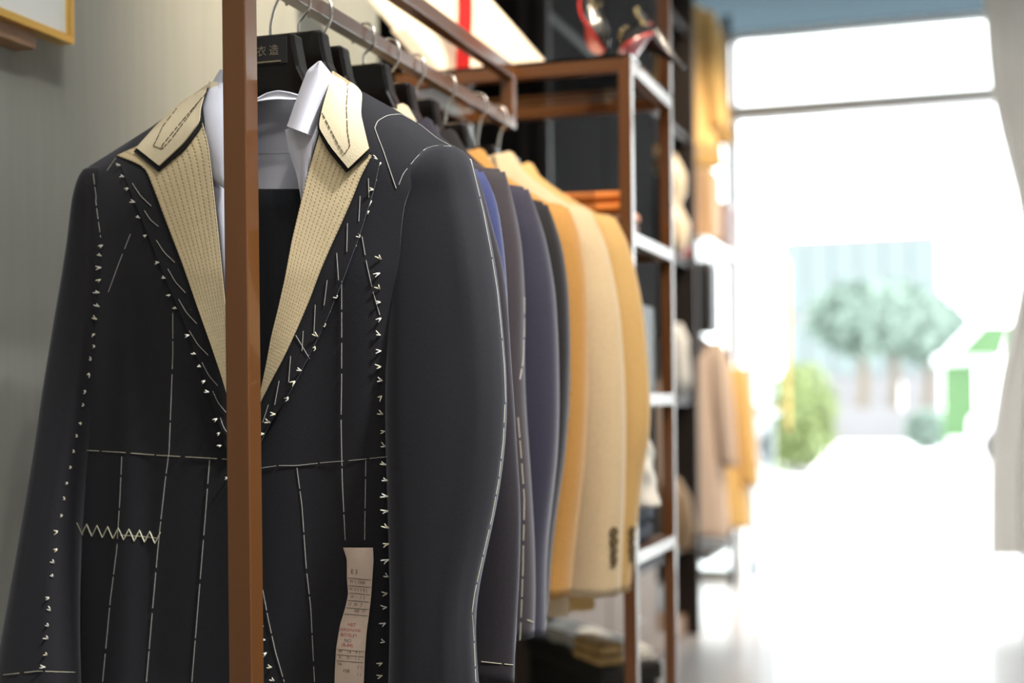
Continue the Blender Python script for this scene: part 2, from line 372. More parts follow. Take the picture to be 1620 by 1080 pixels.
# ------------------------------------------------------------------ the garment rack and the shelf unit it joins
RXC = -0.79
def on_rail(px, py): return PX(px, py, RXC)
ra = on_rail(460, 0); rb = on_rail(797, 183); zrA = (ra.z+rb.z)/2
rc = on_rail(638, 0); rd = on_rail(800, 108); zrB = (rc.z+rd.z)/2
YP = 1.435; YS = 2.475; YS2 = 2.825
rack = thing('garment_rack', 'brown metal garment rack holding the row of suit jackets', 'clothes rack', (RXC, YP, 0))
px_c = P(384, 500, YP).x
obj('post', box(px_c-.0145, px_c+.0145, YP-.0145, YP+.0145, 0, zrB+.3), 'frame_brown', rack, smooth=False, bevel=.0015)
obj('hanging_rail', box(RXC-.010, RXC+.010, YP+.0145, YS-.011, zrA-.010, zrA+.010), 'frame_brown', rack, smooth=False, bevel=.0015)
obj('top_rail', box(RXC-.012, RXC+.012, YP+.0145, YS-.012, zrB-.012, zrB+.012), 'frame_brown', rack, smooth=False, bevel=.0015)
obj('rail_stub', box(RXC-.011, RXC+.011, YS-.034, YS-.012, zrA+.010, zrB-.012), 'frame_brown', rack, smooth=False, bevel=.0015)
obj('foot_plate', box(px_c-.05, px_c+.05, YP-.05, YP+.05, 0, .006), 'frame_brown', rack, smooth=False)
xr = P(994, 500, YS).x; xl = P(637, 140, YS).x
levels = [P(992, y, YS).z for y in (106, 376, 632, 884)]
levels[0] = zrB
shelf = thing('shelf_unit', 'brown metal shelf unit standing at the far end of the rack', 'shelf', ((xr+xl)/2, (YS+YS2)/2, 0))
q = .0115
obj('post', box(xr-q, xr+q, YS-q, YS+q, 0, levels[0]+q), 'frame_brown', shelf, smooth=False, bevel=.0015)
obj('post', box(xl-q, xl+q, YS-q, YS+q, 0, levels[0]+q), 'frame_brown', shelf, smooth=False, bevel=.0015)
obj('post', box(xr-q, xr+q, YS2-q, YS2+q, 0, 2.6), 'frame_brown', shelf, smooth=False, bevel=.0015)
obj('post', box(xl-q, xl+q, YS2-q, YS2+q, 0, 2.6), 'frame_brown', shelf, smooth=False, bevel=.0015)
for i, z in enumerate(levels):
    for x in (xl, xr):
        obj('side_rail', box(x-q, x+q, YS+q, YS2-q, z-q, z+q), 'frame_brown', shelf, smooth=False, bevel=.0015)
    for y in (YS, YS2):
        obj('cross_rail', box(xl+q, xr-q, y-q, y+q, z-q, z+q), 'frame_brown', shelf, smooth=False, bevel=.0015)
    if i == 0:
        obj('glass_shelf', box(xl-q, xr+q, YS-q, YS2+q, z+q, z+q+.006), 'glass', shelf, smooth=False)
    else:
        obj('shelf_board', box(xl+q, xr-q, YS+q, YS2-q, z+.001, z+q), 'board', shelf, smooth=False)
ztop = levels[0]+q+.006

# ------------------------------------------------------------------ hangers
def hanger(label, Y, ztop_h, X=RXC, k=1.0, hero=False, twist=0.0):
    h = thing('coat_hanger', label, 'hanger', (X, Y, ztop_h-.18), 'suit hangers on the rail')
    R = Matrix.Rotation(twist, 3, 'Z'); O = Vector((X, Y, ztop_h))
    half = [(.0, 0), (.036, 0), (.0375, -.012), (.043, -.040), (.056, -.067), (.085, -.088), (.13, -.106), (.175, -.130), (.198, -.150), (.196, -.168), (.17, -.158), (.12, -.136), (.075, -.110), (.045, -.083), (.0, -.068)]
    if not hero: half = [(x*(.86 if x > .06 else 1), z-(.022 if x > .06 else 0)) for x, z in half]
    out = [(x*k, z) for x, z in half] + [(-x*k, z) for x, z in half[-2:0:-1]]
    th = .014
    n = len(out); V = [O+R@Vector((x, -th, z)) for x, z in out]+[O+R@Vector((x, th, z)) for x, z in out]
    Fc = [tuple(range(n)), tuple(range(2*n-1, n-1, -1))]+[(i, i+n, (i+1) % n+n, (i+1) % n) for i in range(n)]
    body = obj('hanger_body', (V, Fc), 'hanger', h, smooth=False, bevel=.004)
    hk = [O+Vector((0, 0, -.01)), O+Vector((0, 0, .012))]
    ring = Vector((0, 0, zrA-ztop_h)); rr = .0185
    s = 1 if not hero else 1
    for i in range(13):
        a = math.radians(-35+ i*20); hk.append(O+R@Vector((s*rr*math.cos(a), -.004+.0006*i, 0))+ring+Vector((0, 0, rr*math.sin(a)*.95+.0005)))
    hk[2] = O+R@Vector((s*.017, -.003, 0))+Vector((0, 0, ring.z-.014))
    hk.insert(2, O+R@Vector((s*.006, 0, 0))+Vector((0, 0, max(.02, ring.z-.030))))
    pts = []
    for i in range(len(hk)-1):
        p0, p1, p2, p3 = hk[max(i-1, 0)], hk[i], hk[i+1], hk[min(i+2, len(hk)-1)]
        for t in (0, .33, .66):
            pts.append(.5*((2*p1)+(p2-p0)*t+(2*p0-5*p1+4*p2-p3)*t*t+(3*p1-p0-3*p2+p3)*t**3))
    pts.append(hk[-1])
    obj('hook', tube(pts, .0019, 8), 'steel', h)
    bar = tube([O+R@Vector((-.165, 0, -.160)), O+R@Vector((-.16, 0, -.190)), O+R@Vector((.16, 0, -.190)), O+R@Vector((.165, 0, -.160))], .005, 8)
    obj('trouser_bar', bar, 'hanger', h)
    return h, O
HK = [(428, 56), (472, 54), (506, 78), (575, 104), (615, 135), (655, 160), (705, 198), (755, 233), (790, 250)]
HY = []; HZ = []
for a, b_ in HK:
    p = on_rail(a, b_); HY.append(p.y); HZ.append(min(p.z, zrA-.040))
print('hanger Y', [round(y, 3) for y in HY], 'Z', [round(z-zrA, 3) for z in HZ], 'rails', zrA, zrB, 'levels', levels, 'xr', xr, 'xl', xl, 'jamb', xj, 'zh', zh, zb)
HY[0] = 1.535
HY[8] = 2.385
hl = ['black wooden suit hanger with a printed plate, holding the basted navy jacket', 'black suit hanger just behind the printed front hanger', 'third black suit hanger from the front post',
      'fourth black suit hanger from the front post', 'fifth black suit hanger from the front post', 'sixth black suit hanger, middle of the back half of the rail',
      'black suit hanger carrying the orange camel jacket', 'black suit hanger carrying the pale beige jacket', 'last black suit hanger at the far end of the rail']
hang = []
for i in range(9):
    hang.append(hanger(hl[i], HY[i], HZ[i], RXC if i else P(428, 56, HY[0]).x, 1.0, i == 0))
# plate with gold print on the front hanger
h0, O0 = hang[0]
plate = obj('name_plate', cbox(O0+Vector((0, -.0145, -.021)), (.058, .0016, .032)), 'dark_felt', h0, smooth=False, bevel=.0006)
obj('gold_line', cbox(O0+Vector((.004, -.0156, -.0335)), (.034, .0008, .0018)), 'gold', plate, smooth=False)

def text_geo(s, size):
    cu_ = bpy.data.curves.new('t', 'FONT'); cu_.body = s; cu_.size = size; cu_.align_x = 'CENTER'; cu_.align_y = 'CENTER'; cu_.resolution_u = 2
    o = bpy.data.objects.new('t', cu_); col.objects.link(o); bpy.context.view_layer.update()
    me = bpy.data.meshes.new_from_object(o.evaluated_get(bpy.context.evaluated_depsgraph_get()))
    v = [p.co.copy() for p in me.vertices]; f = [tuple(p.vertices) for p in me.polygons]
    bpy.data.objects.remove(o); bpy.data.curves.remove(cu_); bpy.data.meshes.remove(me)
    return v, f
tv, tf = text_geo('衣 造', .0135)
obj('plate_lettering', ([O0+Vector((p.x*.95+.004, -.0156, p.y-.021)) for p in tv], tf), 'gold', plate, smooth=False)

# ------------------------------------------------------------------ the basted navy jacket (front)
YJ = 1.535
YSH = [(100, 340), (120, 300), (143, 266), (180, 243), (240, 205), (300, 157), (330, 140), (425, 120), (527, 120), (572, 148), (640, 186), (700, 226), (742, 250), (775, 330)]
def dH(px, py):
    k = max(0.0, min(1.0, (py-interp(YSH, px))/120.0)); rnd = math.sqrt(1-(1-k)**2)
    c0 = 425 if py < 400 else 425-10*(py-400)/700
    xh = (px-c0)/(330.0)
    prof = math.sqrt(max(0.02, 1-.95*min(1, abs(xh))**2.4))
    d = .056*prof*rnd*(1-.62*min(1, max(0, (py-430)/650)))
    f = min(1, max(0, (py-330)/200))
    d += f*(.0085*math.cos((px-178)/26.0)*math.exp(-((px-190)/60.0)**2) + .003*math.sin(px/23.0+py/420.0)*math.exp(-((px-530)/110.0)**2))
    return d
def JP(px, py, off=0.0): return P(px, py, YJ-dH(px, py)-off)
hero = thing('basted_jacket', 'unfinished navy suit jacket with white basting threads and exposed cream lapel canvas', 'jacket', (P(425, 300, YJ).x, YJ, P(425, 1130, YJ).z))
CLOTH = []
def cloth(o): CLOTH.append(o); return o
def coons(bottom, right, top, left, n, m):
    """bottom, top: left to right; left, right: bottom to top; n rows, m columns, in pixels"""
    B, T, L_, R_ = smooth_pl(bottom, m), smooth_pl(top, m), smooth_pl(left, n), smooth_pl(right, n)
    out = []
    for i in range(n):
        v = i/(n-1)
        for j in range(m):
            u = j/(m-1); q_ = []
            for a in (0, 1):
                q_.append((1-v)*B[j][a]+v*T[j][a]+(1-u)*L_[i][a]+u*R_[i][a]-((1-u)*(1-v)*B[0][a]+u*(1-v)*B[-1][a]+(1-u)*v*T[0][a]+u*v*T[-1][a]))
            out.append(q_)
    return out
Lpan = coons([(112, 1140), (240, 1140), (398, 1140)], [(398, 1140), (396, 900), (388, 740), (372, 660), (364, 600), (353, 460), (343, 360), (333, 267), (326, 200), (320, 146)],
             [(143, 266), (180, 243), (240, 205), (320, 146)], [(112, 1140), (114, 1000), (114, 870), (118, 770), (130, 650), (142, 540), (148, 420), (146, 330), (143, 266)], 70, 44)
cloth(obj('front_panel', ([JP(x, y) for x, y in Lpan], grid_faces(70, 44)), 'navy_wool', hero, solid=.003, offset=1))
Rpan = coons([(372, 1140), (500, 1140), (640, 1140)], [(640, 1140), (636, 900), (634, 700), (632, 500), (634, 380), (640, 320), (668, 262), (712, 232)],
             [(520, 128), (572, 148), (640, 186), (712, 232)], [(372, 1140), (376, 900), (386, 740), (404, 670), (418, 615), (440, 493), (463, 380), (487, 280), (508, 200), (520, 128)], 70, 44)
cloth(obj('front_panel', ([JP(x, y, -.002) for x, y in Rpan], grid_faces(70, 44)), 'navy_wool', hero, solid=.003, offset=1))
# back panel: from one side seam to the other, up to the shoulder line
nb, mb = 50, 40; V = []
for i in range(nb):
    v = i/(nb-1)
    for j in range(mb):
        u = j/(mb-1); px = 116+(700-116)*u
        top = interp(YSH, px)+2+30*math.exp(-((px-425)/70)**2); py = 1140+(top-1140)*v
        xh = (px-410)/300
        V.append(P(px, py, YJ+.030*math.sqrt(max(0.0, 1-abs(xh)**2.4))*math.sqrt(max(0, 1-(max(0, (v-.85)/.15)**2)*min(1, max(0, (abs(px-425)-85)/40))))+.001))
cloth(obj('back_panel', (V, grid_faces(nb, mb)), 'navy_wool', hero, solid=.002))
# shoulder panel over the right shoulder, front seam to back
def sleeve(name, rows, Yc, depth, m, parent, n=28, fold=0.0):
    rows = sorted(rows); N_ = 46; ys = [rows[0][0]+(rows[-1][0]-rows[0][0])*(i/(N_-1))**1.25 for i in range(N_)]
    L_ = [interp([(a, b) for a, b, c_ in rows], y) for y in ys]; R_ = [interp([(a, c_) for a, b, c_ in rows], y) for y in ys]
    for _ in range(2):
        L_ = [L_[0]]+[(L_[i-1]+2*L_[i]+L_[i+1])/4 for i in range(1, N_-1)]+[L_[-1]]
        R_ = [R_[0]]+[(R_[i-1]+2*R_[i]+R_[i+1])/4 for i in range(1, N_-1)]+[R_[-1]]
    rings = []
    for i, y in enumerate(ys):
        t = i/(N_-1); yc = Yc-.050*max(0, t-.15)
        a, b = P(L_[i], y, yc), P(R_[i], y, yc); cc = (a+b)/2; hw = (b.x-a.x)/2
        dz = (b.z-a.z)/2
        dp = depth*min(1, math.sqrt(max(.02, 1-(1-min(1, t/.12))**2)))
        ring = []
        for k in range(n):
            an = 2*PI*k/n; cx, sy = math.cos(an), math.sin(an)
            ex = math.copysign(abs(cx)**.85, cx); ey = math.copysign(abs(sy)**.85, sy)
            fo = 1+fold*math.sin(5*an+t*4)*min(1, t*2)+.30*math.exp(-((an-5.35-.25*math.sin(3*t))/.30)**2)*min(1, t*3)-.30*math.exp(-((an-5.80-.2*math.sin(4*t))/.22)**2)*min(1, t*3)
            ring.append(Vector((cc.x+hw*ex, cc.y+dp*ey*fo, cc.z+dz*ex)))
        rings.append(ring)
    return cloth(obj('sleeve', loft(rings), m, parent))
SR = [(229, 694, 716), (236, 676, 733), (246, 662, 743), (275, 638, 750), (300, 629, 756), (340, 622, 766), (400, 617, 778), (460, 615, 787), (520, 614, 793), (580, 613, 798), (640, 613, 800), (700, 614, 797), (760, 616, 790), (820, 618, 779), (880, 620, 765), (940, 622, 752), (1000, 622, 748), (1060, 620, 752), (1115, 618, 757)]
sleeve('r', SR, YJ-.006, .040, 'navy_wool', hero, fold=.03)
SL = [(264, 142, 160), (280, 136, 168), (320, 127, 172), (380, 119, 172), (440, 109, 171), (500, 98, 167), (560, 88, 160), (640, 75, 147), (700, 67, 138), (760, 57, 128), (820, 46, 122), (880, 35, 119), (940, 24, 118), (1000, 12, 118), (1060, 2, 120), (1115, -8, 122)]
sleeve('l', SL, YJ-.012, .034, 'navy_wool', hero, fold=.03)

def ribbon(name, A, B, m, parent, off=0.006, n=40, k=10, solid=.0018, depth=None, curl=0.0, reg=True):
    A, B = smooth_pl(A, n, 1), smooth_pl(B, n, 1); V = []; uv = []
    for i in range(n):
        for j in range(k):
            s = j/(k-1); x = A[i][0]+(B[i][0]-A[i][0])*s; y = A[i][1]+(B[i][1]-A[i][1])*s
            o_ = off+curl*math.sin(PI*s)
            V.append(depth(x, y, s, i/(n-1)) if depth else JP(x, y, o_)); uv.append((s, i/(n-1)))
    o = obj(name, (V, grid_faces(n, k)), m, parent, solid=solid, uv=uv)
    return cloth(o) if reg else o
# lapels: dark cloth layer, canvas layer on top
Lv = [(317, 186), (328, 227), (333, 267), (343, 360), (353, 460), (361, 530), (364, 590), (366, 640), (372, 715)]
Rv = [(510, 200), (487, 280), (475, 330), (463, 380), (452, 440), (440, 493), (430, 533), (423, 573), (411, 630), (402, 700)]
ribbon('lapel', [(186, 248), (205, 298), (230, 360), (262, 440), (300, 530), (330, 620), (352, 690), (362, 720)], Lv, 'navy_wool', hero, .005, 44, 12)
ribbon('lapel', Rv, [(601, 256), (592, 300), (568, 375), (540, 450), (513, 515), (477, 587), (455, 627), (428, 668), (410, 705)], 'navy_wool', hero, .005, 44, 12)
ribbon('lapel_canvas', [(185, 246), (212, 256), (231, 266), (247, 307), (267, 360), (290, 420), (313, 487), (333, 543), (350, 593), (363, 637)], [(a+1, b) for a, b in Lv[:-2]]+[(366, 637)], 'canvas', hero, .009, 44, 12, .0012)
ribbon('lapel_canvas', [(a-1, b) for a, b in Rv[:-1]]+[(409, 637)], [(588, 246), (570, 280), (560, 307), (540, 353), (523, 390), (507, 427), (490, 473), (470, 520), (450, 563), (430, 600), (411, 638)], 'canvas', hero, .009, 44, 12, .0012)
# collar: dark underlayer and cream felt leaf
ribbon('under_collar', [(330, 138), (296, 160), (262, 190), (212, 240)], [(319, 170), (320, 199), (292, 236), (250, 271)], 'dark_felt', hero, .0125, 24, 8)
ribbon('felt_collar', [(333, 131), (310, 146), (287, 162), (250, 196), (216, 234)], [(324, 148), (317, 170), (316, 192), (290, 227), (252, 262)], 'felt', hero, .016, 24, 8)
ribbon('under_collar', [(524, 128), (508, 172), (501, 204), (520, 240), (548, 273)], [(556, 135), (570, 150), (572, 185), (587, 241)], 'dark_felt', hero, .0125, 24, 8)
ribbon('felt_collar', [(525, 121), (511, 168), (504, 201), (523, 232), (551, 266)], [(530, 114), (561, 134), (573, 147), (571, 181), (584, 235)], 'felt', hero, .016, 24, 8)
# collar going round behind the neck, left leaf to right leaf
aL, aR = P(331, 134, YJ-.012), P(527, 118, YJ-.012); V = []
for i in range(17):
    t = i/16; p = aL.lerp(aR, t); p.y += .055*math.sin(PI*t)
    V += [p+Vector((0, 0, .004)), p+Vector((0, .004, -.03))]
obj('collar_stand', (V, grid_faces(17, 2)), 'felt', hero, solid=.003)

# white shirt under the jacket
shirt = thing('dress_shirt', 'white dress shirt with collar showing inside the basted navy jacket', 'shirt', (P(425, 300, YJ).x, YJ, P(425, 520, YJ).z))
def shirt_back(x, y, s, t):
    return P(x, y, YJ+.016+.011*math.sin(PI*s)+.0022*math.sin(s*14+t*5)*t)
ribbon('shirt_back', [(320, 150), (312, 240), (318, 340), (326, 420)], [(505, 150), (508, 240), (492, 340), (486, 420)], 'shirt', shirt, n=30, k=24, depth=shirt_back)
yk = ribbon('yoke_seam', [(330, 241), (330, 242.6)], [(500, 241), (500, 242.6)], 'shirt', shirt, n=2, k=24, solid=.0015, depth=lambda x, y, s, t: P(x, y, YJ+.0145+.011*math.sin(PI*(x-311)/198)))
# neck band: a white ring standing round the hanger neck
ribbon('neck_band', [(384, 168), (404, 157), (422, 147), (440, 143), (458, 146), (478, 152)], [(384, 174), (404, 161), (424, 158), (442, 157), (460, 158), (478, 158)], 'shirt', shirt, n=24, k=5, solid=.0015, depth=lambda x, y, s, t: P(x, y, YJ-.016+.002*math.sin(PI*s)), reg=False)
ribbon('shirt_front', [(330, 150), (318, 178), (321, 205), (328, 240), (334, 300), (342, 370), (352, 470), (361, 560), (364, 620)], [(362, 150), (374, 200), (380, 300), (384, 400), (384, 500), (384, 560), (386, 620)], 'shirt', shirt, n=30, k=8, depth=lambda x, y, s, t: JP(x, y, -.010+.004*math.sin(6*s)))
ribbon('shirt_front', [(452, 205), (458, 240), (470, 275), (478, 320), (470, 360)], [(512, 190), (506, 230), (492, 280), (482, 330), (474, 360)], 'shirt', shirt, n=24, k=12, depth=lambda x, y, s, t: JP(x, y, -.020+.012*math.sin(PI*s)+.004*math.sin(9*s+5*t)))
ribbon('collar_leaf', [(349, 110), (332, 138), (317, 170), (321, 215), (327, 250), (334, 282), (356, 298)], [(356, 112), (362, 140), (368, 180), (370, 220), (369, 260), (368, 285), (362, 300)], 'shirt', shirt, n=30, k=10, depth=lambda x, y, s, t: JP(x, y, -.001+.006*math.sin(PI*s)))
def roll(x, y, s, t):
    return P(x, y, YJ-.030-.016*t-.019*math.sin(PI*s)**.8)
ribbon('collar_leaf', [(505, 97), (487, 112), (477, 138), (467, 165), (455, 200)], [(507, 97), (526, 120), (520, 140), (510, 168), (494, 215)], 'shirt', shirt, n=30, k=14, depth=roll)
ribbon('collar_leaf', [(470, 170), (462, 190), (456, 201)], [(508, 172), (502, 195), (493, 214)], 'shirt', shirt, n=10, k=12, depth=lambda x, y, s, t: P(x, y, YJ-.030-.016*(.55+.45*t)+.004*math.sin(PI*s)))
# trousers folded over the hanger bar
tr = thing('folded_trousers', 'black suit trousers folded over the hanger bar inside the basted jacket', 'trousers', (P(425, 300, YJ).x, YJ, P(425, 1000, YJ).z))
V = []; n1, m1 = 50, 40
for i in range(n1):
    t = i/(n1-1)
    for j in range(m1):
        s = j/(m1-1); px = 336+(496-336)*s
        if t < .12: a = t/.12*PI/2; py = 299+10*(1-math.sin(a)); yy = YJ+.006-.012*math.sin(a)+.006*(1-math.cos(a))
        py = 310-11*math.sin(min(1, t/.06)*PI/2) if t < .06 else 299+(1000-299)*(t-.06)/.94
        yy = YJ+.010-.022*min(1, t/.08)
        yy -= .0022*math.sin(s*19+.7)*min(1, t*4)
        V.append(P(px, py, yy))
cloth(obj('trouser_front', (V, grid_faces(n1, m1)), 'trouser_wool', tr, solid=.002))
obj('trouser_back', ([Vector((v.x, v.y+.014 if abs(v.y-YJ) < .05 else v.y, v.z)) for v in V[m1*4:]], grid_faces(n1-4, m1)), 'trouser_wool', tr, solid=.002)

# ------------------------------------------------------------------ the other jackets on the rail
def jacket(name, label, Yk, T, outline, m, hem, zneck, collar='same', sw=.125, X0=RXC, front=None):
    pts = [P(a, b, Yk) for a, b in outline]; hz = [(p.x-X0, p.z) for p in pts]
    zsh, hw0 = hz[0][1], hz[0][0]
    j = thing(name, label, 'jacket', (X0, Yk, min(hem, hz[-1][1])), 'suit jackets on the rail')
    N_ = 40; sm = smooth_pl(hz, N_, 3); slope = .8*(zneck-zsh)/(hw0-.058)
    for s in (1, -1):
        rings = []
        for i, (hw, z) in enumerate(sm):
            t = i/(N_-1); wd = sw*interp([(0, .06), (.012, .35), (.04, .6), (.12, .85), (.3, 1.0), (.6, .98), (1, .82)], t)
            dp = T*.92*interp([(0, .06), (.012, .4), (.03, .6), (.10, .9), (.25, 1)], t)
            cc = Vector((X0+s*(hw-wd/2), Yk-.006-.012*t, z))
            ring = []
            for k in range(24):
                an = 2*PI*k/24; cx, sy = math.cos(an), math.sin(an)
                ex = math.copysign(abs(cx)**.8, cx); ey = math.copysign(abs(sy)**.8, sy)
                ring.append(cc+Vector((wd/2*ex, dp*ey*(1+.05*math.sin(4*an+5*t)), slope*wd/2*(1-ex)*max(0, 1-t/.22)-.004*abs(ey)*max(0, 1-t/.1))))
            rings.append(ring)
        cloth(obj('sleeve', loft(rings), m, j))
    rings = []
    zs = [hem+(zsh-hem)*i/24 for i in range(25)]+[zsh+(zneck-zsh)*i/10 for i in range(1, 11)]
    for z in zs:
        if z <= zsh:
            u = (z-hem)/(zsh-hem); hw = hw0-interp([(0, .045), (.35, .065), (.6, .055), (.85, .03), (1, .018)], u); th = T
        else:
            u = (z-zsh)/(zneck-zsh); hw = (hw0-.018)*(1-u)+.058*u-.008*math.sin(PI*u); th = T*(1-.62*u)
        ring = []
        for k in range(40):
            an = 2*PI*k/40; cx, sy = math.cos(an), math.sin(an)
            ex = math.copysign(abs(cx)**.7, cx); ey = math.copysign(abs(sy)**.7, sy)
            ring.append(Vector((X0+hw*ex, Yk+th*ey*(1+.04*math.sin(6*an)*(1 if z < zsh else 0)), z)))
        rings.append(ring)
    cloth(obj('jacket_body', loft(rings), m, j))
    # collar: folded band round the neck, open at the front; lapels down the front
    V = []; nc = 21
    for i in range(nc):
        a = math.radians(-50+280*i/(nc-1))
        for dz, s, dr in ((-.035, 1.30, 0), (.006, .95, 0), (.010, .85, 0), (-.01, .72, 0)):
            V.append(Vector((X0+.066*s*math.cos(a), Yk+T*.75*s*math.sin(a)+.002, zneck+dz-.012*max(0, -math.sin(a)))))
    cloth(obj('collar', (V, grid_faces(nc, 4)), m if collar == 'same' else collar, j, solid=.002))
    for s in (1, -1):
        A = [(.045, zneck-.015), (.10, zneck-.10), (.075, zneck-.2), (.012, zneck-.40)]; B = [(.030, zneck-.02), (.035, zneck-.1), (.022, zneck-.2), (.002, zneck-.40)]
        A, B = smooth_pl(A, 14), smooth_pl(B, 14); V = []
        for i in range(14):
            for q_ in (A[i], B[i]): V.append(Vector((X0+s*q_[0], Yk-T*1.04-.0035, q_[1])))
        obj('lapel', (V, grid_faces(14, 2)), m, j, solid=.002)
    b_ = obj('front_button', lathe((0, 0, 0), [(.0, 0), (.009, 0), (.009, .003), (.0, .0035)], 12), 'brown_thread', j)
    b_.matrix_basis = Matrix.Translation((X0, Yk-T*1.03-.001, zneck-.43)) @ Matrix.Rotation(PI/2, 4, 'X')
    return j
J = []
def hemz(py, Yk): return P(850, py, Yk).z
specs = [
 ('suit_jacket', 'dark plum jacket hanging directly behind the basted navy jacket', .022, 'plum_wool', [(743, 249), (761, 277), (775, 339), (798, 412), (807, 485), (812, 567), (818, 640), (823, 720), (829, 790), (828, 900), (822, 1000), (820, 1052), (820, 1078)], 1110, 'felt', .12),
 ('suit_jacket', 'bright blue jacket showing as a narrow sliver behind the plum one', .024, 'blue_wool', [(767, 272), (784, 298), (796, 363), (803, 428), (807, 500), (813, 600), (817, 700), (823, 800), (825, 900), (823, 1000), (820, 1040)], 1080, 'same', .12),
 ('suit_jacket', 'dark brown jacket with basting down the sleeve, behind the blue sliver', .038, 'brown_wool', [(801, 272), (812, 314), (826, 383), (831, 453), (832, 500), (831, 560), (834, 640), (842, 740), (849, 850), (851, 930), (850, 985), (849, 1005)], 1020, 'felt', .125),
 ('suit_jacket', 'violet navy jacket between the dark brown and the black ones', .038, 'violet_navy_wool', [(838, 300), (863, 371), (879, 453), (885, 546), (887, 640), (885, 720), (876, 800), (869, 860), (867, 930), (868, 985), (868, 1002)], 1000, 'same', .125),
 ('suit_jacket', 'black jacket hanging just in front of the camel one', .042, 'black_wool', [(868, 324), (889, 383), (900, 453), (904, 546), (902, 640), (897, 720), (885, 800), (876, 870), (872, 940), (870, 978)], 990, 'same', .13),
 ('suit_jacket', 'orange camel jacket between the black and the pale beige ones', .052, 'camel_wool', [(900, 328), (916, 363), (928, 444), (931, 526), (931, 640), (926, 740), (916, 830), (908, 900), (906, 939)], 984, 'same', .135),
 ('suit_jacket', 'pale beige jacket with four dark cuff buttons, nearer than the tan one', .055, 'beige_wool', [(934, 332), (958, 380), (972, 444), (982, 500), (990, 607), (992, 700), (990, 800), (986, 880), (984, 938)], 970, 'same', .145),
 ('suit_jacket', 'tan jacket with dark cuff buttons, last on the rail', .046, 'tan_wool', [(974, 344), (993, 377), (1006, 428), (1018, 485), (1026, 567), (1031, 640), (1030, 690), (1019, 748), (1010, 833), (1003, 893), (999, 933)], 960, 'same', .13)]
for i, (nm, lb, T, m, ol, hp, cl, sw) in enumerate(specs):
    Yk = HY[i+1]
    if i == 0: Yk = 1.598
    if i == 1: Yk = 1.655
    J.append(jacket(nm, lb, Yk, T, ol, m, hemz(hp, Yk), HZ[i+1]-[.085, .090, .066, .060, .055, .050, .020, .022][i], cl, sw))

# ------------------------------------------------------------------ threads: every stitch lies on the cloth it is sewn to
bpy.context.view_layer.update()
dg = bpy.context.evaluated_depsgraph_get()
TREES = []
for o in CLOTH:
    ev = o.evaluated_get(dg); me = ev.to_mesh(); mw = parent_world(o.parent) @ o.matrix_parent_inverse @ o.matrix_basis
    TREES.append((BVHTree.FromPolygons([mw @ v.co for v in me.vertices], [tuple(p.vertices) for p in me.polygons]), o)); ev.to_mesh_clear()
def hit(px, py, off=.0007):
    d = ray(px, py).normalized(); best = None
    for t, o in TREES:
        loc, nor, idx, dist = t.ray_cast(EYE, d)
        if loc is not None and (best is None or dist < best[2]):
            if nor.dot(d) > 0: nor = -nor
            best = (loc+nor*off, nor, dist, o)
    return best
def stitch_line(pl, dash=26, gap=5, r=.00036, m='thread', name='basting_thread', owner=None, jitter=1.0):
    """running stitch along a traced seam: dashes of thread lying on the cloth"""
    L = sum(math.dist(a, b) for a, b in zip(pl, pl[1:])); n = max(3, int(L/(4 if dash > 10 else 1.5))); q_ = smooth_pl(pl, n, 1)
    geos = []; cur = []; acc = 0; on = True; lim = dash*random.uniform(.7, 1.3); own = owner
    for i, (x, y) in enumerate(q_):
        h_ = hit(x, y)
        if h_ and own is not None and h_[3].parent is not own: h_ = None     # the seam stays on its own garment
        if on and h_:
            if cur and (h_[0]-cur[-1]).length > .02:
                if len(cur) > 1: geos.append(tube(cur, r, 4))
                cur = []
            cur.append(h_[0]); own = own or h_[3].parent
        if i: acc += math.dist(q_[i], q_[i-1])
        if acc > lim:
            if on and len(cur) > 1: geos.append(tube(cur, r, 4))
            if on: cur = []
            on = not on; acc = 0; lim = (dash*1.5 if on else gap*.7)*random.uniform(.6, 1.4)
            if on: cur = [h_[0]] if h_ else []
    if len(cur) > 1: geos.append(tube(cur, r, 4))
    if geos: obj(name, merge(*geos), m, own, smooth=False)
def tack(x, y, m='thread', s=4.5, owner=None, ang=None):
    m = 'tack_thread' if m == 'thread' else m
    """tailor's tack: two loose thread ends standing in a small V"""
    h_ = hit(x, y)
    if not h_: return
    p, nr = h_[0], h_[1]; ang = random.uniform(-.9, .9)+PI if ang is None else ang
    geos = []
    k = 1.62/2250*s
    for da in (-.45, .45):
        a = ang+da*random.uniform(.7, 1.2); l = k*random.uniform(1.2, 2.1)
        e = p+rt*math.cos(a)*l+up*math.sin(a)*l*.9+nr*.002
        geos.append(tube([p, (p+e)/2+nr*.0012, e], [.0007, .0008, .0005], 5))
    obj('tailor_tack', merge(*geos), m, owner or h_[3].parent, smooth=False)
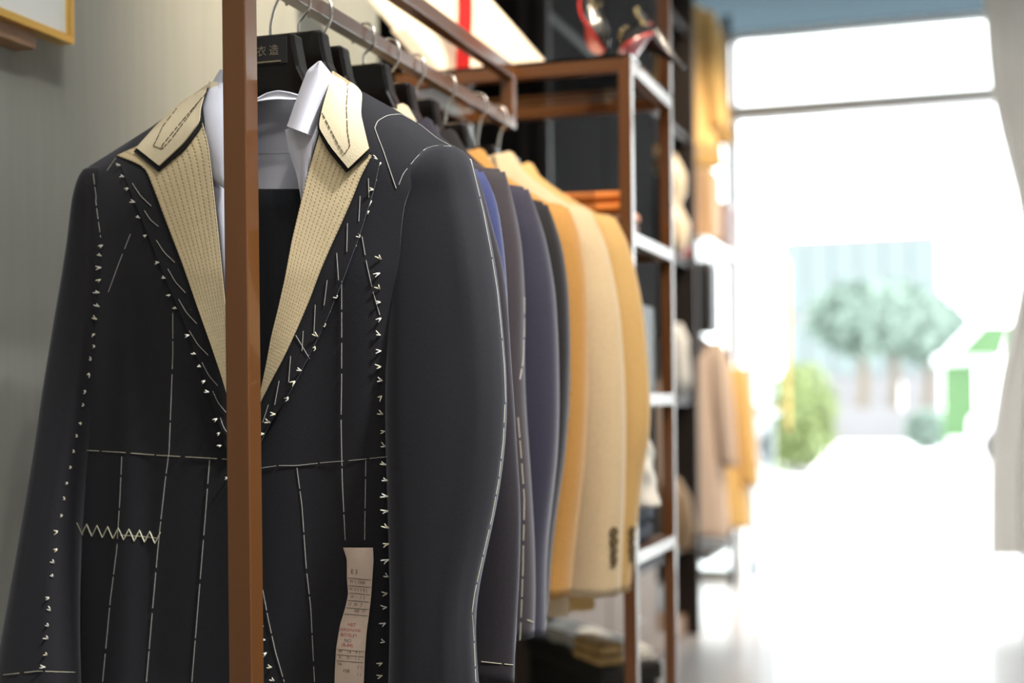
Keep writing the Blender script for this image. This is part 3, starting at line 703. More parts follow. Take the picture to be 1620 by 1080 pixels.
# left sleeve and front
for (x, y) in [(163, 388), (161, 405), (161, 423), (160, 442), (158, 463), (158, 485), (154, 505), (151, 528), (149, 547), (143, 570), (140, 590), (135, 618), (132, 640), (127, 668), (122, 690), (117, 715), (112, 740), (106, 763), (102, 790), (98, 815), (91, 840), (90, 868), (85, 890), (83, 912), (77, 945), (79, 965), (76, 990), (75, 1010), (74, 1035), (72, 1055)]:
    tack(x, y, random.choice(['thread', 'thread', 'yellow_thread']), owner=hero)
for (x, y) in [(191, 262), (197, 280), (204, 298), (214, 320), (222, 345), (232, 372), (252, 415), (262, 440), (270, 466), (280, 488), (300, 530), (310, 560), (318, 580), (325, 602), (331, 620), (344, 662), (349, 684), (351, 704), (362, 755)]:
    tack(x, y, 'thread', 3.2, owner=hero)
HL = dict(owner=hero)
stitch_line([(147, 275), (150, 300), (155, 340), (160, 376)], 14, 4, **HL)
stitch_line([(184, 250), (170, 270)], 30, 2, **HL)
stitch_line([(207, 370), (188, 418), (172, 462)], 30, 8, **HL)
stitch_line([(137, 712), (190, 715), (255, 720), (360, 726)], 24, 5, m='yellow_thread', **HL)
stitch_line([(193, 722), (190, 790), (185, 870), (175, 950), (163, 1078)], 34, 6, **HL)
stitch_line([(274, 495), (274, 560), (271, 640), (268, 715), (262, 760), (252, 850), (243, 950), (232, 1078)], 40, 7, **HL)
stitch_line([(332, 728), (325, 820), (316, 930), (304, 1078)], 40, 7, **HL)
stitch_line([(6, 1067), (60, 1061), (118, 1063)], 26, 5, m='yellow_thread', **HL)
for a, b_ in [((210, 290), (240, 326)), ((229, 333), (251, 358)), ((248, 380), (277, 415)), ((266, 425), (294, 463)), ((283, 473), (312, 512)), ((300, 523), (330, 562)), ((320, 573), (345, 610)), ((337, 618), (358, 652)), ((349, 660), (363, 688))]:
    stitch_line([a, ((a[0]+b_[0])/2-2, (a[1]+b_[1])/2+2), b_], 99, 1, name='pad_stitch', **HL)
# pocket mark: zigzag
zz = []; 
for i in range(17):
    t = i/16; zz.append((121+133*t, 836+15*t+(9 if i % 2 else -9)))
pts = []
for a, b_ in zip(zz, zz[1:]):
    for k in range(5): pts.append((a[0]+(b_[0]-a[0])*k/5, a[1]+(b_[1]-a[1])*k/5))
hp = [hit(*p) for p in pts+[zz[-1]]]
obj('pocket_zigzag', tube([h_[0] for h_ in hp if h_], .0007, 4), 'yellow_thread', hero, smooth=False)
stitch_line([(190, 846), (225, 848), (250, 851)], 60, 2, m='yellow_thread', **HL)
# right front
for (x, y) in [(603, 410), (601, 432), (601, 457), (602, 478), (603, 503), (602, 530), (603, 555), (603, 580), (605, 602), (604, 626), (606, 655), (609, 682), (610, 706), (612, 735), (614, 760), (615, 785), (615, 808), (616, 835), (616, 860), (616, 885), (615, 912), (613, 938), (612, 960), (610, 985), (609, 1015), (605, 1048), (605, 1068)]:
    tack(x, y, random.choice(['thread', 'yellow_thread']), 5, owner=hero)
for (x, y) in [(596, 285), (591, 300), (588, 318), (584, 334), (568, 375), (564, 388), (532, 470), (523, 493), (513, 515), (503, 532), (497, 547), (477, 586), (467, 603), (455, 627), (436, 655), (428, 668), (418, 686), (417, 990), (420, 1012), (422, 1032), (430, 1055), (434, 1076)]:
    tack(x, y, random.choice(['thread', 'yellow_thread']), 4.5, owner=hero)
for (x, y) in [(597, 252), (587, 249), (603, 258)]: tack(x, y, 'thread', 4, owner=hero)
stitch_line([(541, 445), (541, 600), (540, 664), (542, 762), (547, 862)], 36, 6, **HL)
stitch_line([(573, 374), (580, 415), (590, 460), (601, 498)], 24, 6, **HL)
stitch_line([(413, 740), (440, 736), (470, 736), (515, 731), (555, 728), (613, 722)], 30, 5, **HL)
stitch_line([(470, 740), (478, 800), (485, 900), (492, 960), (498, 1078)], 34, 6, **HL)
stitch_line([(579, 728), (577, 862)], 30, 6, **HL)
stitch_line([(416, 932), (425, 980), (436, 1030), (450, 1078)], 34, 6, **HL)
for a, b_ in [((583, 282), (584, 312)), ((570, 310), (568, 350)), ((550, 353), (549, 398)), ((533, 400), (536, 443)), ((518, 443), (513, 483)), ((499, 482), (497, 527)), ((480, 523), (478, 555)), ((460, 563), (457, 604)), ((442, 602), (435, 640)), ((425, 640), (416, 668)), ((468, 530), (490, 567))]:
    stitch_line([a, ((a[0]+b_[0])/2, (a[1]+b_[1])/2), b_], 99, 1, name='pad_stitch', **HL)
# shoulder and sleeve head
stitch_line([(593, 203), (597, 192), (613, 183), (634, 181), (665, 198), (691, 219), (712, 231)], 60, 5, r=.00045, **HL)
stitch_line([(593, 203), (600, 222), (606, 237), (621, 281), (627, 298)], 80, 5, r=.00045, **HL)
stitch_line([(714, 232), (688, 231), (673, 236), (663, 246), (650, 260), (638, 275), (628, 300)], 16, 10, **HL)
stitch_line([(744, 252), (752, 285), (764, 335), (776, 398), (786, 460), (792, 520), (797, 580), (799, 636)], 80, 4, r=.0005, **HL)
stitch_line([(798, 640), (795, 700), (788, 760), (777, 820), (763, 880), (750, 938), (746, 968), (749, 1010), (752, 1078)], 22, 6, m='yellow_thread', r=.00045, **HL)
# collar zigzag in brown
stitch_line([(332, 140), (316, 160), (290, 190), (258, 229), (256, 234)], 5, 2, r=.0005, m='brown_thread', name='collar_stitching', **HL)
stitch_line([(243, 231), (247, 224), (258, 200), (280, 172)], 5, 2, r=.0005, m='brown_thread', name='collar_stitching', **HL)
stitch_line([(243, 231), (257, 236), (270, 222), (300, 182), (316, 160)], 5, 2, r=.0005, m='brown_thread', name='collar_stitching', **HL)
stitch_line([(550, 140), (548, 168), (550, 207), (554, 231), (545, 244), (535, 228), (510, 179)], 5, 2, r=.0005, m='brown_thread', name='collar_stitching', **HL)
# other jackets
stitch_line([(819, 660), (824, 720), (829, 790), (827, 900), (823, 1000), (820, 1045)], 26, 6, m='yellow_thread', r=.00045)
stitch_line([(762, 1046), (790, 1049), (820, 1052)], 24, 5, m='yellow_thread', r=.00045)
stitch_line([(829, 470), (829, 520), (827, 570), (822, 600)], 26, 6, r=.0005)
stitch_line([(885, 640), (879, 700), (868, 770), (853, 830), (850, 900), (852, 930)], 26, 8, r=.0005)
stitch_line([(834, 980), (848, 986), (852, 963), (864, 965)], 40, 3, m='yellow_thread', r=.0005)
stitch_line([(903, 590), (902, 640), (896, 690), (890, 720)], 22, 8, r=.0005)
stitch_line([(742, 252), (752, 262), (760, 276)], 20, 4)
for px, ys in ((970, (841, 856, 871, 886)), (998, (839, 853, 867, 881))):
    for y in ys:
        h_ = hit(px, y)
        if h_:
            rot = h_[1].to_track_quat('Z', 'Y').to_matrix()
            v, f = lathe((0, 0, 0), [(.0, 0), (.0078, 0), (.0085, .0016), (.0078, .003), (.005, .0026), (0, .0024)], 14)
            obj('cuff_button', ([h_[0]+rot @ p for p in v], f), 'brown_thread', h_[3].parent)

# paper ticket pinned to the right front
tk = thing('paper_ticket', 'long buff paper ticket with printed lines pinned to the navy jacket', 'ticket', tuple(JP(560, 1000, .004)))
TA = [(543, 866), (549, 884), (549, 915), (551, 940), (546, 962), (538, 988), (532, 1025), (530, 1060), (529, 1100)]
TB = [(590, 866), (591, 885), (589, 915), (587, 945), (584, 970), (580, 1000), (577, 1040), (576, 1070), (574, 1100)]
TA_, TB_ = smooth_pl(TA, 50, 1), smooth_pl(TB, 50, 1)
def ticket(s, t, lift=0.0):
    i = min(48, int(t*49)); f = t*49-i
    ax, ay = TA_[i][0]*(1-f)+TA_[i+1][0]*f, TA_[i][1]*(1-f)+TA_[i+1][1]*f
    bx, by = TB_[i][0]*(1-f)+TB_[i+1][0]*f, TB_[i][1]*(1-f)+TB_[i+1][1]*f
    x, y = ax+(bx-ax)*s, ay+(by-ay)*s
    o_ = .0045+.003*math.sin(PI*s)*math.sin(t*9+.5)+.006*max(0, t-.3)+lift
    return JP(x, y, o_)
V = [ticket(j/11, i/59) for i in range(60) for j in range(12)]
obj('paper_strip', (V, grid_faces(60, 12)), 'paper', tk, solid=.0004)
def print_on(s, u, t, size, m, ang=0.0):
    v, f = text_geo(s, 1.0)
    V = [ticket(min(.99, max(.01, u+p.x*size*1.35)), min(.99, max(.01, t-p.y*size*.27+p.x*size*.02)), .0006) for p in v]
    obj('printed_text', (V, f), m, tk, smooth=False)
for t in (.205, .255, .305, .355, .405, .448, .69, .725, .765):
    V = [ticket(.03+.93*i/10, t+d+.012*i/10, .0006) for i in range(11) for d in (0, .004)]
    obj('ruled_line', (V, grid_faces(11, 2)), 'ink', tk, smooth=False)
for s, u, t, z, m in [('E 3', .28, .165, .16, 'ink'), ('M 1 1040', .42, .234, .12, 'ink'), ('W 3 1 1 0 L', .44, .285, .12, 'ink'), ('W :    1 3', .42, .335, .12, 'ink'), ('U   H   7', .38, .385, .12, 'ink'), ('HK  17', .62, .43, .11, 'ink'),
                      ('HET', .42, .525, .13, 'red_ink'), ('JARGENOW', .40, .56, .105, 'red_ink'), ('BOYELEY', .37, .595, .11, 'red_ink'), ('NO', .36, .632, .12, 'ink'), ('(B-84)', .36, .662, .12, 'red_ink'),
                      ('M     14    7 1', .46, .71, .1, 'ink'), ('V     71    1 1', .46, .748, .1, 'ink'), ('TA', .14, .79, .1, 'ink'), ('108', .38, .835, .12, 'ink'), ('1 1', .84, .81, .1, 'ink'), ('1 1', .82, .86, .1, 'ink')]:
    print_on(s, u, t, z, m)

# ------------------------------------------------------------------ things on the shelf unit
# leaning cream gift parcel with red ribbon, on the glass top
yb = YS+.06
pb = thing('gift_parcel', 'large cream card parcel tied with a red ribbon on top of the shelf unit', 'parcel', (P(775, 108, yb).x, yb, ztop))
x0, x1 = P(690, 108, yb).x, P(866, 108, yb).x; lean = -.30; hh = .34; dpt = .16
def slab(xa, xb, ya, yb_, za, zb_, k, skew=0.0):
    v = [Vector((x+k*(z-ztop), y+skew*(x-xa), z)) for z in (za, zb_) for y in (ya, yb_) for x in (xa, xb)]
    return v, [(0, 2, 3, 1), (4, 5, 7, 6), (0, 1, 5, 4), (2, 6, 7, 3), (0, 4, 6, 2), (1, 3, 7, 5)]
obj('parcel_body', slab(x0, x1, yb, yb+dpt*.5, ztop+.001, ztop+hh, -.85, .25), 'cream_box', pb, smooth=False, bevel=.004)
obj('parcel_flap', slab(x0-.004, x0+.03, yb-.012, yb-.002, ztop+.002, ztop+.10, -.85, 0), 'cream_box', pb, smooth=False, bevel=.002)
cb = [PZ(a_, b_, ztop) for a_, b_ in ((800, 118), (940, 122), (968, 163), (828, 138))]
obj('tissue_sheet', ([p+Vector((0, 0, .0008)) for p in cb], [(3, 2, 1, 0)]), 'cream_paper', pb, smooth=False)
rx0 = P(721, 60, yb-.016).x
V = []
for i in range(20):
    t = i/19
    for s in (0, .028):
        V.append(Vector((rx0+s+.006*math.sin(t*4), yb-.018-.005*math.sin(t*7), ztop+.001+t*.25)))
obj('ribbon_band', (V, grid_faces(20, 2)), 'red', pb, solid=.002)

def stiletto(label, toe, heel, size, roll_=0.0, pitch=0.0):
    """court shoe, toe and heel tip both on the shelf; built along local x from toe (0) to heel (1)"""
    toe, heel = Vector(toe), Vector(heel); toe.z += .034*abs(math.sin(roll_)); d = heel-toe; d.z = 0; d.normalize(); s_ = Vector((-d.y, d.x, 0)); L = size
    o = thing('stiletto_shoe', label, 'shoe', tuple((toe+heel)/2), 'studded shoes on the shelf top')
    prof = [(0, .004), (.12, .004), (.26, .006), (.40, .022), (.55, .055), (.70, .085), (.85, .102), (1.0, .106)]
    wid = [(0, .008), (.06, .022), (.18, .038), (.30, .042), (.5, .032), (.7, .027), (.88, .027), (1.0, .014)]
    hgt = [(0, .010), (.08, .026), (.2, .040), (.30, .030), (.45, .024), (.6, .030), (.8, .048), (.95, .058), (1.0, .056)]
    R = Matrix.Rotation(-pitch, 3, s_) @ Matrix.Rotation(roll_, 3, d)
    def pt(u, a, z): return toe+R @ (d*(u*L)+s_*a+Vector((0, 0, z)))
    V = []; n = 30
    for i in range(n):
        u = i/(n-1); zc, wd = interp(prof, u), interp(wid, u)
        for j in range(7): V.append(pt(u, wd*(j/3-1), zc+.004*(1-(j/3-1)**2)))
    obj('sole', (V, grid_faces(n, 7)), 'sole', o, solid=.004)
    nz_ = R @ Vector((0, 0, 1)); obj('insole', ([v+nz_*.0035 for v in V], grid_faces(n, 7)), 'shoe', o, solid=.002)
    for sd in (1, -1):
        V = []
        for i in range(n):
            u = i/(n-1); zc, wd, hg = interp(prof, u), interp(wid, u), interp(hgt, u)
            for j in range(7):
                t = j/6; closed = u < .24
                a = wd*(math.cos(t*PI/2) if closed else (1+.10*math.sin(t*PI)-.12*t)); z = zc+.003+hg*(math.sin(t*PI/2) if closed else t)
                V.append(pt(u, sd*a, z))
        obj('upper', (V, grid_faces(n, 7)), 'shoe', o, solid=.002)
        for i in range(11):
            u = .27+.068*i; zc, wd, hg = interp(prof, u), interp(wid, u), interp(hgt, u)
            p = pt(u, sd*(wd*.97), zc+hg-.003); v, f = lathe((0, 0, 0), [(0, -.003), (.0035, -.003), (.0045, 0), (.0032, .003), (0, .0045)], 8)
            rot = (R @ (s_*sd)).to_track_quat('Z', 'Y').to_matrix()
            obj('stud', ([p+rot @ q_ for q_ in v], f), 'stud', o)
    rings = []
    for i in range(9):
        t = i/8; r_ = .024*(1-t)**1.6+.0045
        ctr = pt(.93+.05*t, 0, .100*(1-t)+.0)
        rings.append([ctr+R @ (d*(r_*math.cos(2*PI*k/12))+s_*(r_*math.sin(2*PI*k/12))) for k in range(12)])
    obj('heel', loft(rings), 'shoe', o)
    return o
a = PZ(975, 100, ztop); 
t1 = Vector((P(968, 105, YS+.04).x, YS+.04, ztop)); 
stiletto('studded black stiletto with red sole, pointing towards the post at the shelf corner', (P(950, 100, YS+.05).x, YS+.05, ztop), (P(868, 100, YS+.10).x, YS+.11, ztop), .235, .75, .75)
stiletto('studded black stiletto with red sole, heel towards the tall corner post', (P(990, 100, YS+.05).x, YS+.05, ztop), (P(1065, 100, YS+.20).x, YS+.20, ztop), .20, -.8)
# orange folded leather on the second shelf
z2 = levels[1]+q
ol = thing('leather_stack', 'folded orange leather piece lying on brown ones on the second shelf', 'leather', (P(945, 330, YS+.15).x, YS+.15, z2))
xo = P(945, 330, YS+.15).x
zz_ = P(945, 306, YS+.10).z
for k in range(4):
    za = z2+.002+k*(zz_-z2)/4; zb_ = z2+(k+1)*(zz_-z2)/4
    obj('folded_leather', cbox((xo+.004*((-1)**k), YS+.165, (za+zb_)/2), (.13-.004*k, .2, zb_-za-.002), .04*k), 'orange' if k > 1 else 'brown_leather', ol, smooth=False, bevel=.006)
# white crumpled shirts over dark jeans on the fourth shelf
z4 = levels[3]+q
def crumple(name, label, cat, c_, sx, sy, sz, m, seed):
    rnd = random.Random(seed); n, k = 22, 28; rings = []; ph = [rnd.uniform(0, 6) for _ in range(8)]
    for i in range(n):
        t = i/(n-1); z = sz*t
        rr = (1-.35*t)*(math.sqrt(max(.01, 1-max(0, t-.75)**2*14)))
        ring = []
        for j_ in range(k):
            a_ = 2*PI*j_/k; w_ = 1+.16*math.sin(3*a_+ph[0]+5*t)+.10*math.sin(5*a_+ph[1]-9*t)+.10*math.sin(2*a_+ph[2]+13*t)
            ring.append(Vector(c_)+Vector((sx/2*rr*w_*math.cos(a_), sy/2*rr*w_*math.sin(a_), z)))
        rings.append(ring)
    return tag(obj(name, loft(rings), m), label, cat)
xc_ = xr-.075
tag(obj('folded_jeans', merge(*[cbox((xc_, YS+.16, z4+.018+.036*k), (.12, .22, .034), .03*(-1)**k) for k in range(2)]), 'denim', smooth=False, bevel=.01), 'folded dark jeans lying on the fourth shelf behind the tan jacket', 'jeans')
crumple('crumpled_scarf', 'crumpled white cloth heaped on the folded dark jeans', 'cloth', (xr-.022, YS+.15, z4+.073), .075, .14, .135, 'white_cloth', 3)
# books / small things on the third shelf
z3 = levels[2]+q
for k, (dx_, hgt_, m_) in enumerate([(-.03, .17, 'bag_black'), (-.075, .19, 'brown_leather'), (-.12, .15, 'denim')]):
    tag(obj('ledger', cbox((xr+dx_, YS+.18, z3+hgt_/2), (.035, .2, hgt_)), m_, smooth=False, bevel=.003), ['thin black ledger nearest the post on the third shelf', 'tall brown ledger on the third shelf', 'short blue ledger on the third shelf'][k], 'book')

# black chest with cloth under the jackets
zt = H-.52
A, B = PZ(834, 1003, zt), PZ(990, 1068, zt); dirv = (B-A); Lc = dirv.length; dirv.normalize(); nrm = Vector((-dirv.y, dirv.x, 0))
if nrm.y < 0: nrm = -nrm
ang = math.atan2(dirv.y, dirv.x)
mid = A+dirv*(Lc*.39)+nrm*.065
chest = thing('storage_chest', 'low black chest standing on the floor under the tan jacket', 'chest', (mid.x, mid.y, 0))
obj('chest_body', cbox((mid.x, mid.y, zt/2-.02), (Lc*.78, .125, zt-.04), ang), 'black_box', chest, smooth=False, bevel=.006)
obj('chest_lid', cbox((mid.x, mid.y, zt-.02), (Lc*.80, .135, .036), ang), 'black_box', chest, smooth=False, bevel=.006)
def folded(name, label, cat, c_, L, W, Hh, ang_, m, layers=3):
    o = thing(name, label, cat, tuple(c_))
    R = Matrix.Rotation(ang_, 3, 'Z')
    for k in range(layers):
        n, m_ = 24, 14; V = []; h0_ = Hh*k/layers; h1_ = Hh*(k+1)/layers
        rings = []
        for i in range(n):
            x = -L/2+L*i/(n-1); ring = []
            for j_ in range(20):
                a_ = 2*PI*j_/20; cx, sy = math.cos(a_), math.sin(a_)
                yy = W/2*math.copysign(abs(cx)**.4, cx)*(1-.02*k); z_ = (h1_-h0_)/2*math.copysign(abs(sy)**.6, sy)
                ring.append(Vector(c_)+R @ Vector((x, yy+.004*math.sin(7*i/n*3+k), (h0_+h1_)/2+z_+.003*math.sin(i*.9+k*2)*math.cos(a_*2))))
            rings.append(ring)
        obj('fold_layer', loft(rings), m, o)
    return o
zc_ = zt-.002
c1 = A+dirv*(Lc*.40)+nrm*.07; c1.z = zc_
folded('folded_linen', 'folded white linen lying along the black chest', 'linen', c1, Lc*.72, .10, .030, ang, 'white_cloth', 3)
c2 = A+dirv*(Lc*.66)+nrm*.018; c2.z = zc_
folded('brocade_roll', 'gold brocade cloth folded at the near corner of the black chest', 'fabric', c2, Lc*.24, .055, .045, ang, 'gold_cloth', 2)
# brown wrapped bundle on the floor right of the chest
# ------------------------------------------------------------------ black display unit further back
yP = PZ(1101, 1003, 0.0)
XB = yP.x; YB2 = yP.y
print('black post at', XB, YB2)
du = thing('display_unit', 'tall black open display unit against the alcove wall', 'shelf', (XB-.2, 5.2, 0))
for (x, y) in ((XB-.035, YB2), (XB-.035, 4.0), (WX2+.05, YB2), (WX2+.05, 4.0)):
    obj('post', box(x-.075, x+.055, y-.015, y+.015, 0, ZC-.01), 'frame_dark', du, smooth=False, bevel=.003)
zl = [.42, P(1085, 640, 6.0).z+.02, P(1085, 405, 6.0).z-.0, P(1085, 200, 6.0).z, P(1085, 20, 6.0).z]
for k, z in enumerate(zl):
    obj('shelf_board', box(WX2+.02, XB-.005, 4.0, YB2, z-.02, z+.005), 'frame_dark', du, smooth=False, bevel=.002)
obj('back_board', box(WX2+.002, WX2+.018, 3.9, YB2+.05, .42, ZC-.02), 'dark_wall', du, smooth=False)
for k in range(2):
    ya_, yb_ = 3.95+k*.83, 3.95+k*.83+.82
    dr = obj('wardrobe_door', box(XB-.03, XB-.008, ya_, yb_, .43, ZC-.05), 'dark_wall', du, smooth=False, bevel=.003)
    obj('door_knob', tube([(XB-.008, ya_+.06, 1.2), (XB+.015, ya_+.06, 1.2)], .012, 8), 'steel', dr)
obj('end_board', box(WX2+.02, XB-.07, 3.96, 3.99, .42, ZC-.02), 'dark_wall', du, smooth=False)
for k in range(2):
    dwr = obj('drawer', box(WX2+.06, XB-.02, 4.02+.8*k, 4.80+.8*k, .02, .39), 'wood', du, smooth=False, bevel=.004)
    obj('drawer_knob', tube([(XB-.02, 4.4+.8*k, .22), (XB+.005, 4.4+.8*k, .22)], .012, 8), 'steel', dwr)
obj('plinth', box(WX2+.06, XB-.03, 5.64, YB2-.06, .01, .10), 'wood', du, smooth=False, bevel=.004)
def vase(label, px, py0, py1, Y, prof, m='vase', cat='vase'):
    b0 = P(px, py1, Y); t0 = P(px, py0, Y); h_ = t0.z-b0.z
    return tag(obj('ceramic_vase', lathe(tuple(b0), [(r_, z_*h_) for r_, z_ in prof], 18), m), label, cat)
def on(px, Y, z, hgt_, prof, m, name, label, cat):
    p = P(px, 500, Y)
    return tag(obj(name, lathe((p.x, p.y, z+.006), [(r_, z_*hgt_) for r_, z_ in prof], 18), m), label, cat)
VP1 = [(.03, 0), (.05, .15), (.06, .4), (.045, .7), (.02, .85), (.028, 1)]
on(1064, 5.95, zl[2], .42, [(.05, 0), (.07, .1), (.075, .3), (.05, .42), (.035, .5), (.06, .62), (.062, .8), (.03, .95), (.02, 1)], 'vase', 'ceramic_vase', 'tall cream double gourd vase on the black display unit', 'vase')
on(1076, 6.1, zl[2], .07, [(.03, 0), (.04, .4), (.03, 1)], 'red', 'trinket_pot', 'small red pot next to the cream vase', 'pot')
on(1070, 6.0, zl[1], .32, [(.05, 0), (.06, .3), (.05, .6), (.05, .8), (.02, 1)], 'white_cloth', 'ceramic_vase', 'white bottle vase on the middle shelf of the black display unit', 'vase')
on(1045, 5.7, zl[2], .3, VP1, 'bag_black', 'ceramic_vase', 'dark vase deep in the black display unit', 'vase')
on(1060, 5.9, zl[0], .3, [(.08, 0), (.1, .3), (.08, .7), (.03, 1)], 'tan_box', 'ceramic_vase', 'squat tan jar on the lowest shelf of the black display unit', 'jar')
# cream scarf hanging from the unit edge
# ------------------------------------------------------------------ clothes display by the street front
YC0, YC1 = YB2+.35, 7.95; XC = PZ(1161, 928, 0.0).x
cd = thing('clothes_stand', 'thin black clothes stand beside the glass street front', 'clothes rack', (XC-.2, 7.3, 0))
for (x, y) in ((XC, YC1), (XC-.38, YC1), (XC-.38, YC0)):
    obj('post', box(x-.018, x+.018, y-.018, y+.018, 0, 3.2), 'frame_dark', cd, smooth=False, bevel=.002)
zcs = [.30, P(1130, 398, 7.3).z, 3.15]
for z in zcs:
    obj('side_rail', box(XC-.37, XC, YC1-.012, YC1+.012, z-.012, z+.012), 'frame_dark', cd, smooth=False)
    obj('long_rail', box(XC-.392, XC-.368, YC0, YC1, z-.012, z+.012), 'frame_dark', cd, smooth=False)
    if z < 3: obj('shelf_board', box(XC-.368, XC+.09, YC0, YC1-.3, z-.015, z+.012), 'car_white' if z > 1 else 'frame_dark', cd, smooth=False, bevel=.002)
obj('hanging_rail', tube([(XC-.12, YC0, 3.12), (XC-.12, YC1, 3.12)], .012, 8), 'steel', cd)
obj('hanging_rail', tube([(XC-.12, YC0, zcs[1]-.06), (XC-.12, YC1, zcs[1]-.06)], .012, 8), 'steel', cd)
def coat(label, Y, X, ztop_, zbot, hw, m, m2=None, T=.07):
    c_ = thing('hanging_coat', label, 'coat', (X, Y, zbot), 'coats on the stand by the street front')
    rings = []
    for i in range(22):
        t = i/21; z = ztop_+(zbot-ztop_)*t
        w_ = hw*interp([(0, .25), (.05, .6), (.12, .95), (.4, .9), (1, 1.12)], t); th = T*interp([(0, .4), (.1, .8), (.4, 1), (1, 1.25)], t)
        rings.append([Vector((X+w_*math.cos(a_)*(1+.05*math.sin(6*a_)), Y+th*math.sin(a_)*(1+.12*math.sin(5*a_+t*2)), z)) for a_ in [2*PI*k/28 for k in range(28)]])
    obj('coat_body', loft(rings), m, c_)
    for s in (1, -1):
        rings = []
        for i in range(16):
            t = i/15; z = ztop_-.07+(-.62*min(1, (ztop_-zbot)/.8))*t; xx = X+s*(hw*.86+.06*t); r_ = interp([(0, .03), (.1, .055), (.5, .055), (1, .045)], t)
            rings.append([Vector((xx+r_*math.cos(2*PI*k/14), Y-.02*t+r_*.8*math.sin(2*PI*k/14), z)) for k in range(14)])
        obj('sleeve', loft(rings), m2 or m, c_)
    obj('hook', tube([(X, Y, ztop_-.02), (X, Y, ztop_+.05)], .004, 6), 'steel', c_)
    return c_
coat('yellow coat hanging high beside the street front', 7.05, XC-.10, 3.06, P(1135, 235, 7.05).z, .165, 'yellow_coat')
coat('ochre coat hanging high behind the yellow one, nearer the street front', 7.35, XC-.12, 3.06, P(1145, 262, 7.3).z, .165, 'tan_wool')
coat('pale pink beige coat hanging low beside the street front', 7.0, XC-.09, P(1118, 518, 7.0).z, P(1130, 852, 7.0).z, .20, 'pale_coat', 'pale_coat')
coat('tan coat hanging low, nearest the glass street front', 7.45, XC-.04, P(1160, 560, 7.45).z, P(1160, 835, 7.45).z, .19, 'yellow_coat', 'yellow_coat')
zs1 = zcs[1]+.0135
tag(obj('tote_bag', cbox((XC-.025, 6.9, zcs[1]-.265), (.26, .22, .35)), 'bag_black', smooth=False, bevel=.03), 'black tote bag hanging below the white shelf', 'bag')
for k, (yy, w_, h_, m_, lb, nm, ct) in enumerate([(6.95, .24, .34, 'tan_box', 'tall tan box on the white shelf under the yellow coats', 'storage_box', 'box'), (7.35, .22, .24, 'brown_leather', 'brown leather bag on the white shelf near the window', 'leather_bag', 'bag')]):
    tag(obj(nm, cbox((XC-.015, yy, zs1+h_/2+.001), (.24, w_, h_)), m_, smooth=False, bevel=.02), lb, ct)
V = [Vector((XC-.02, 6.75, zs1)), Vector((XC-.14, 6.72, zs1)), Vector((XC-.02, 6.81, zs1)), Vector((XC-.14, 6.79, zs1)), Vector((XC-.10, 6.74, zs1+.16)), Vector((XC-.11, 6.79, zs1+.16))]
tag(obj('price_tent', (V, [(0, 1, 4), (3, 2, 5), (0, 4, 5, 2), (1, 3, 5, 4), (0, 2, 3, 1)]), 'pink', smooth=False), 'small pink tent card on the white shelf', 'card')
# ------------------------------------------------------------------ outside
def foliage(c_, rx, ry, rz, n, size, seed):
    rnd = random.Random(seed); V, Fc = [], []
    for _ in range(n):
        while True:
            d_ = Vector((rnd.uniform(-1, 1), rnd.uniform(-1, 1), rnd.uniform(-1, 1)))
            if .35 < d_.length < 1: break
        p = Vector(c_)+Vector((d_.x*rx, d_.y*ry, d_.z*rz)); a_ = Vector((rnd.gauss(0, 1), rnd.gauss(0, 1), rnd.gauss(0, 1))).normalized(); b_ = a_.orthogonal().normalized()
        s = size*rnd.uniform(.6, 1.4); i = len(V)
        V += [p-a_*s, p+b_*s*.45+a_*s*.1, p+a_*s, p-b_*s*.45+a_*s*.1]; Fc.append((i, i+1, i+2, i+3))
    return V, Fc
bp = PZ(1272, 752, -.02)
bush = thing('garden_bush', 'yellow green leafy bush outside beside the open door', 'bush', tuple(bp))
fo = obj('foliage', merge(foliage(bp+Vector((0, 0, .85)), .50, .5, .74, 1300, .080, 1), foliage(bp+Vector((-.25, .1, .5)), .42, .4, .5, 600, .075, 2)), 'leaf', bush, smooth=False); fo['kind'] = 'stuff'
for k in range(4):
    obj('stem', tube([bp+Vector((.05*k-.08, 0, 0)), bp+Vector((.12*k-.18, .05*k, .5)), bp+Vector((.2*k-.3, .08*k, 1.0))], [.025, .018, .01], 6), 'bark', bush)
def tree(label, px, Y, zc0, rx, rz, seed):
    p = P(px, 620, Y); p.z = -.02
    t = thing('street_tree', label, 'tree', tuple(p), 'trees across the street')
    f_ = obj('foliage', foliage((p.x, p.y, zc0), rx, rx, rz, 1100, .34, seed), 'tree_leaf', t, smooth=False); f_['kind'] = 'stuff'
    obj('trunk', tube([p, p+Vector((.1, 0, zc0*.5)), p+Vector((0, 0, zc0))], [.22, .18, .1], 8), 'bark', t)
tree('left tree of the row across the street', 1362, 43, 3.4, 1.5, 1.0, 11)
tree('second tree across the street, right of the left one', 1412, 47, 3.6, 1.6, 1.1, 12)
tree('right tree of the row across the street, near the green booth', 1465, 51, 3.4, 1.4, 1.1, 13)
# building with pale teal glazing behind the trees
pbd = P(1395, 420, 70)
bd = thing('street_building', 'pale teal glazed building far across the street', 'building', (pbd.x, 74, -.02))
xA, xB2 = P(1236, 420, 70).x, P(1482, 420, 70).x; zT = P(1395, 372, 70).z
obj('facade', box(xA, xB2, 70, 78, -.02, zT), 'wall_stone', bd, smooth=False)
for k in range(6):
    a_ = xA+(xB2-xA)*(k+.06)/6; b_ = xA+(xB2-xA)*(k+.94)/6
    for z0_, z1_ in ((5.2, 8.6), (2.2, 4.6)):
        obj('window_band', box(a_, b_, 69.9, 70, z0_, min(z1_, zT-.3)), 'teal_building', bd, smooth=False)
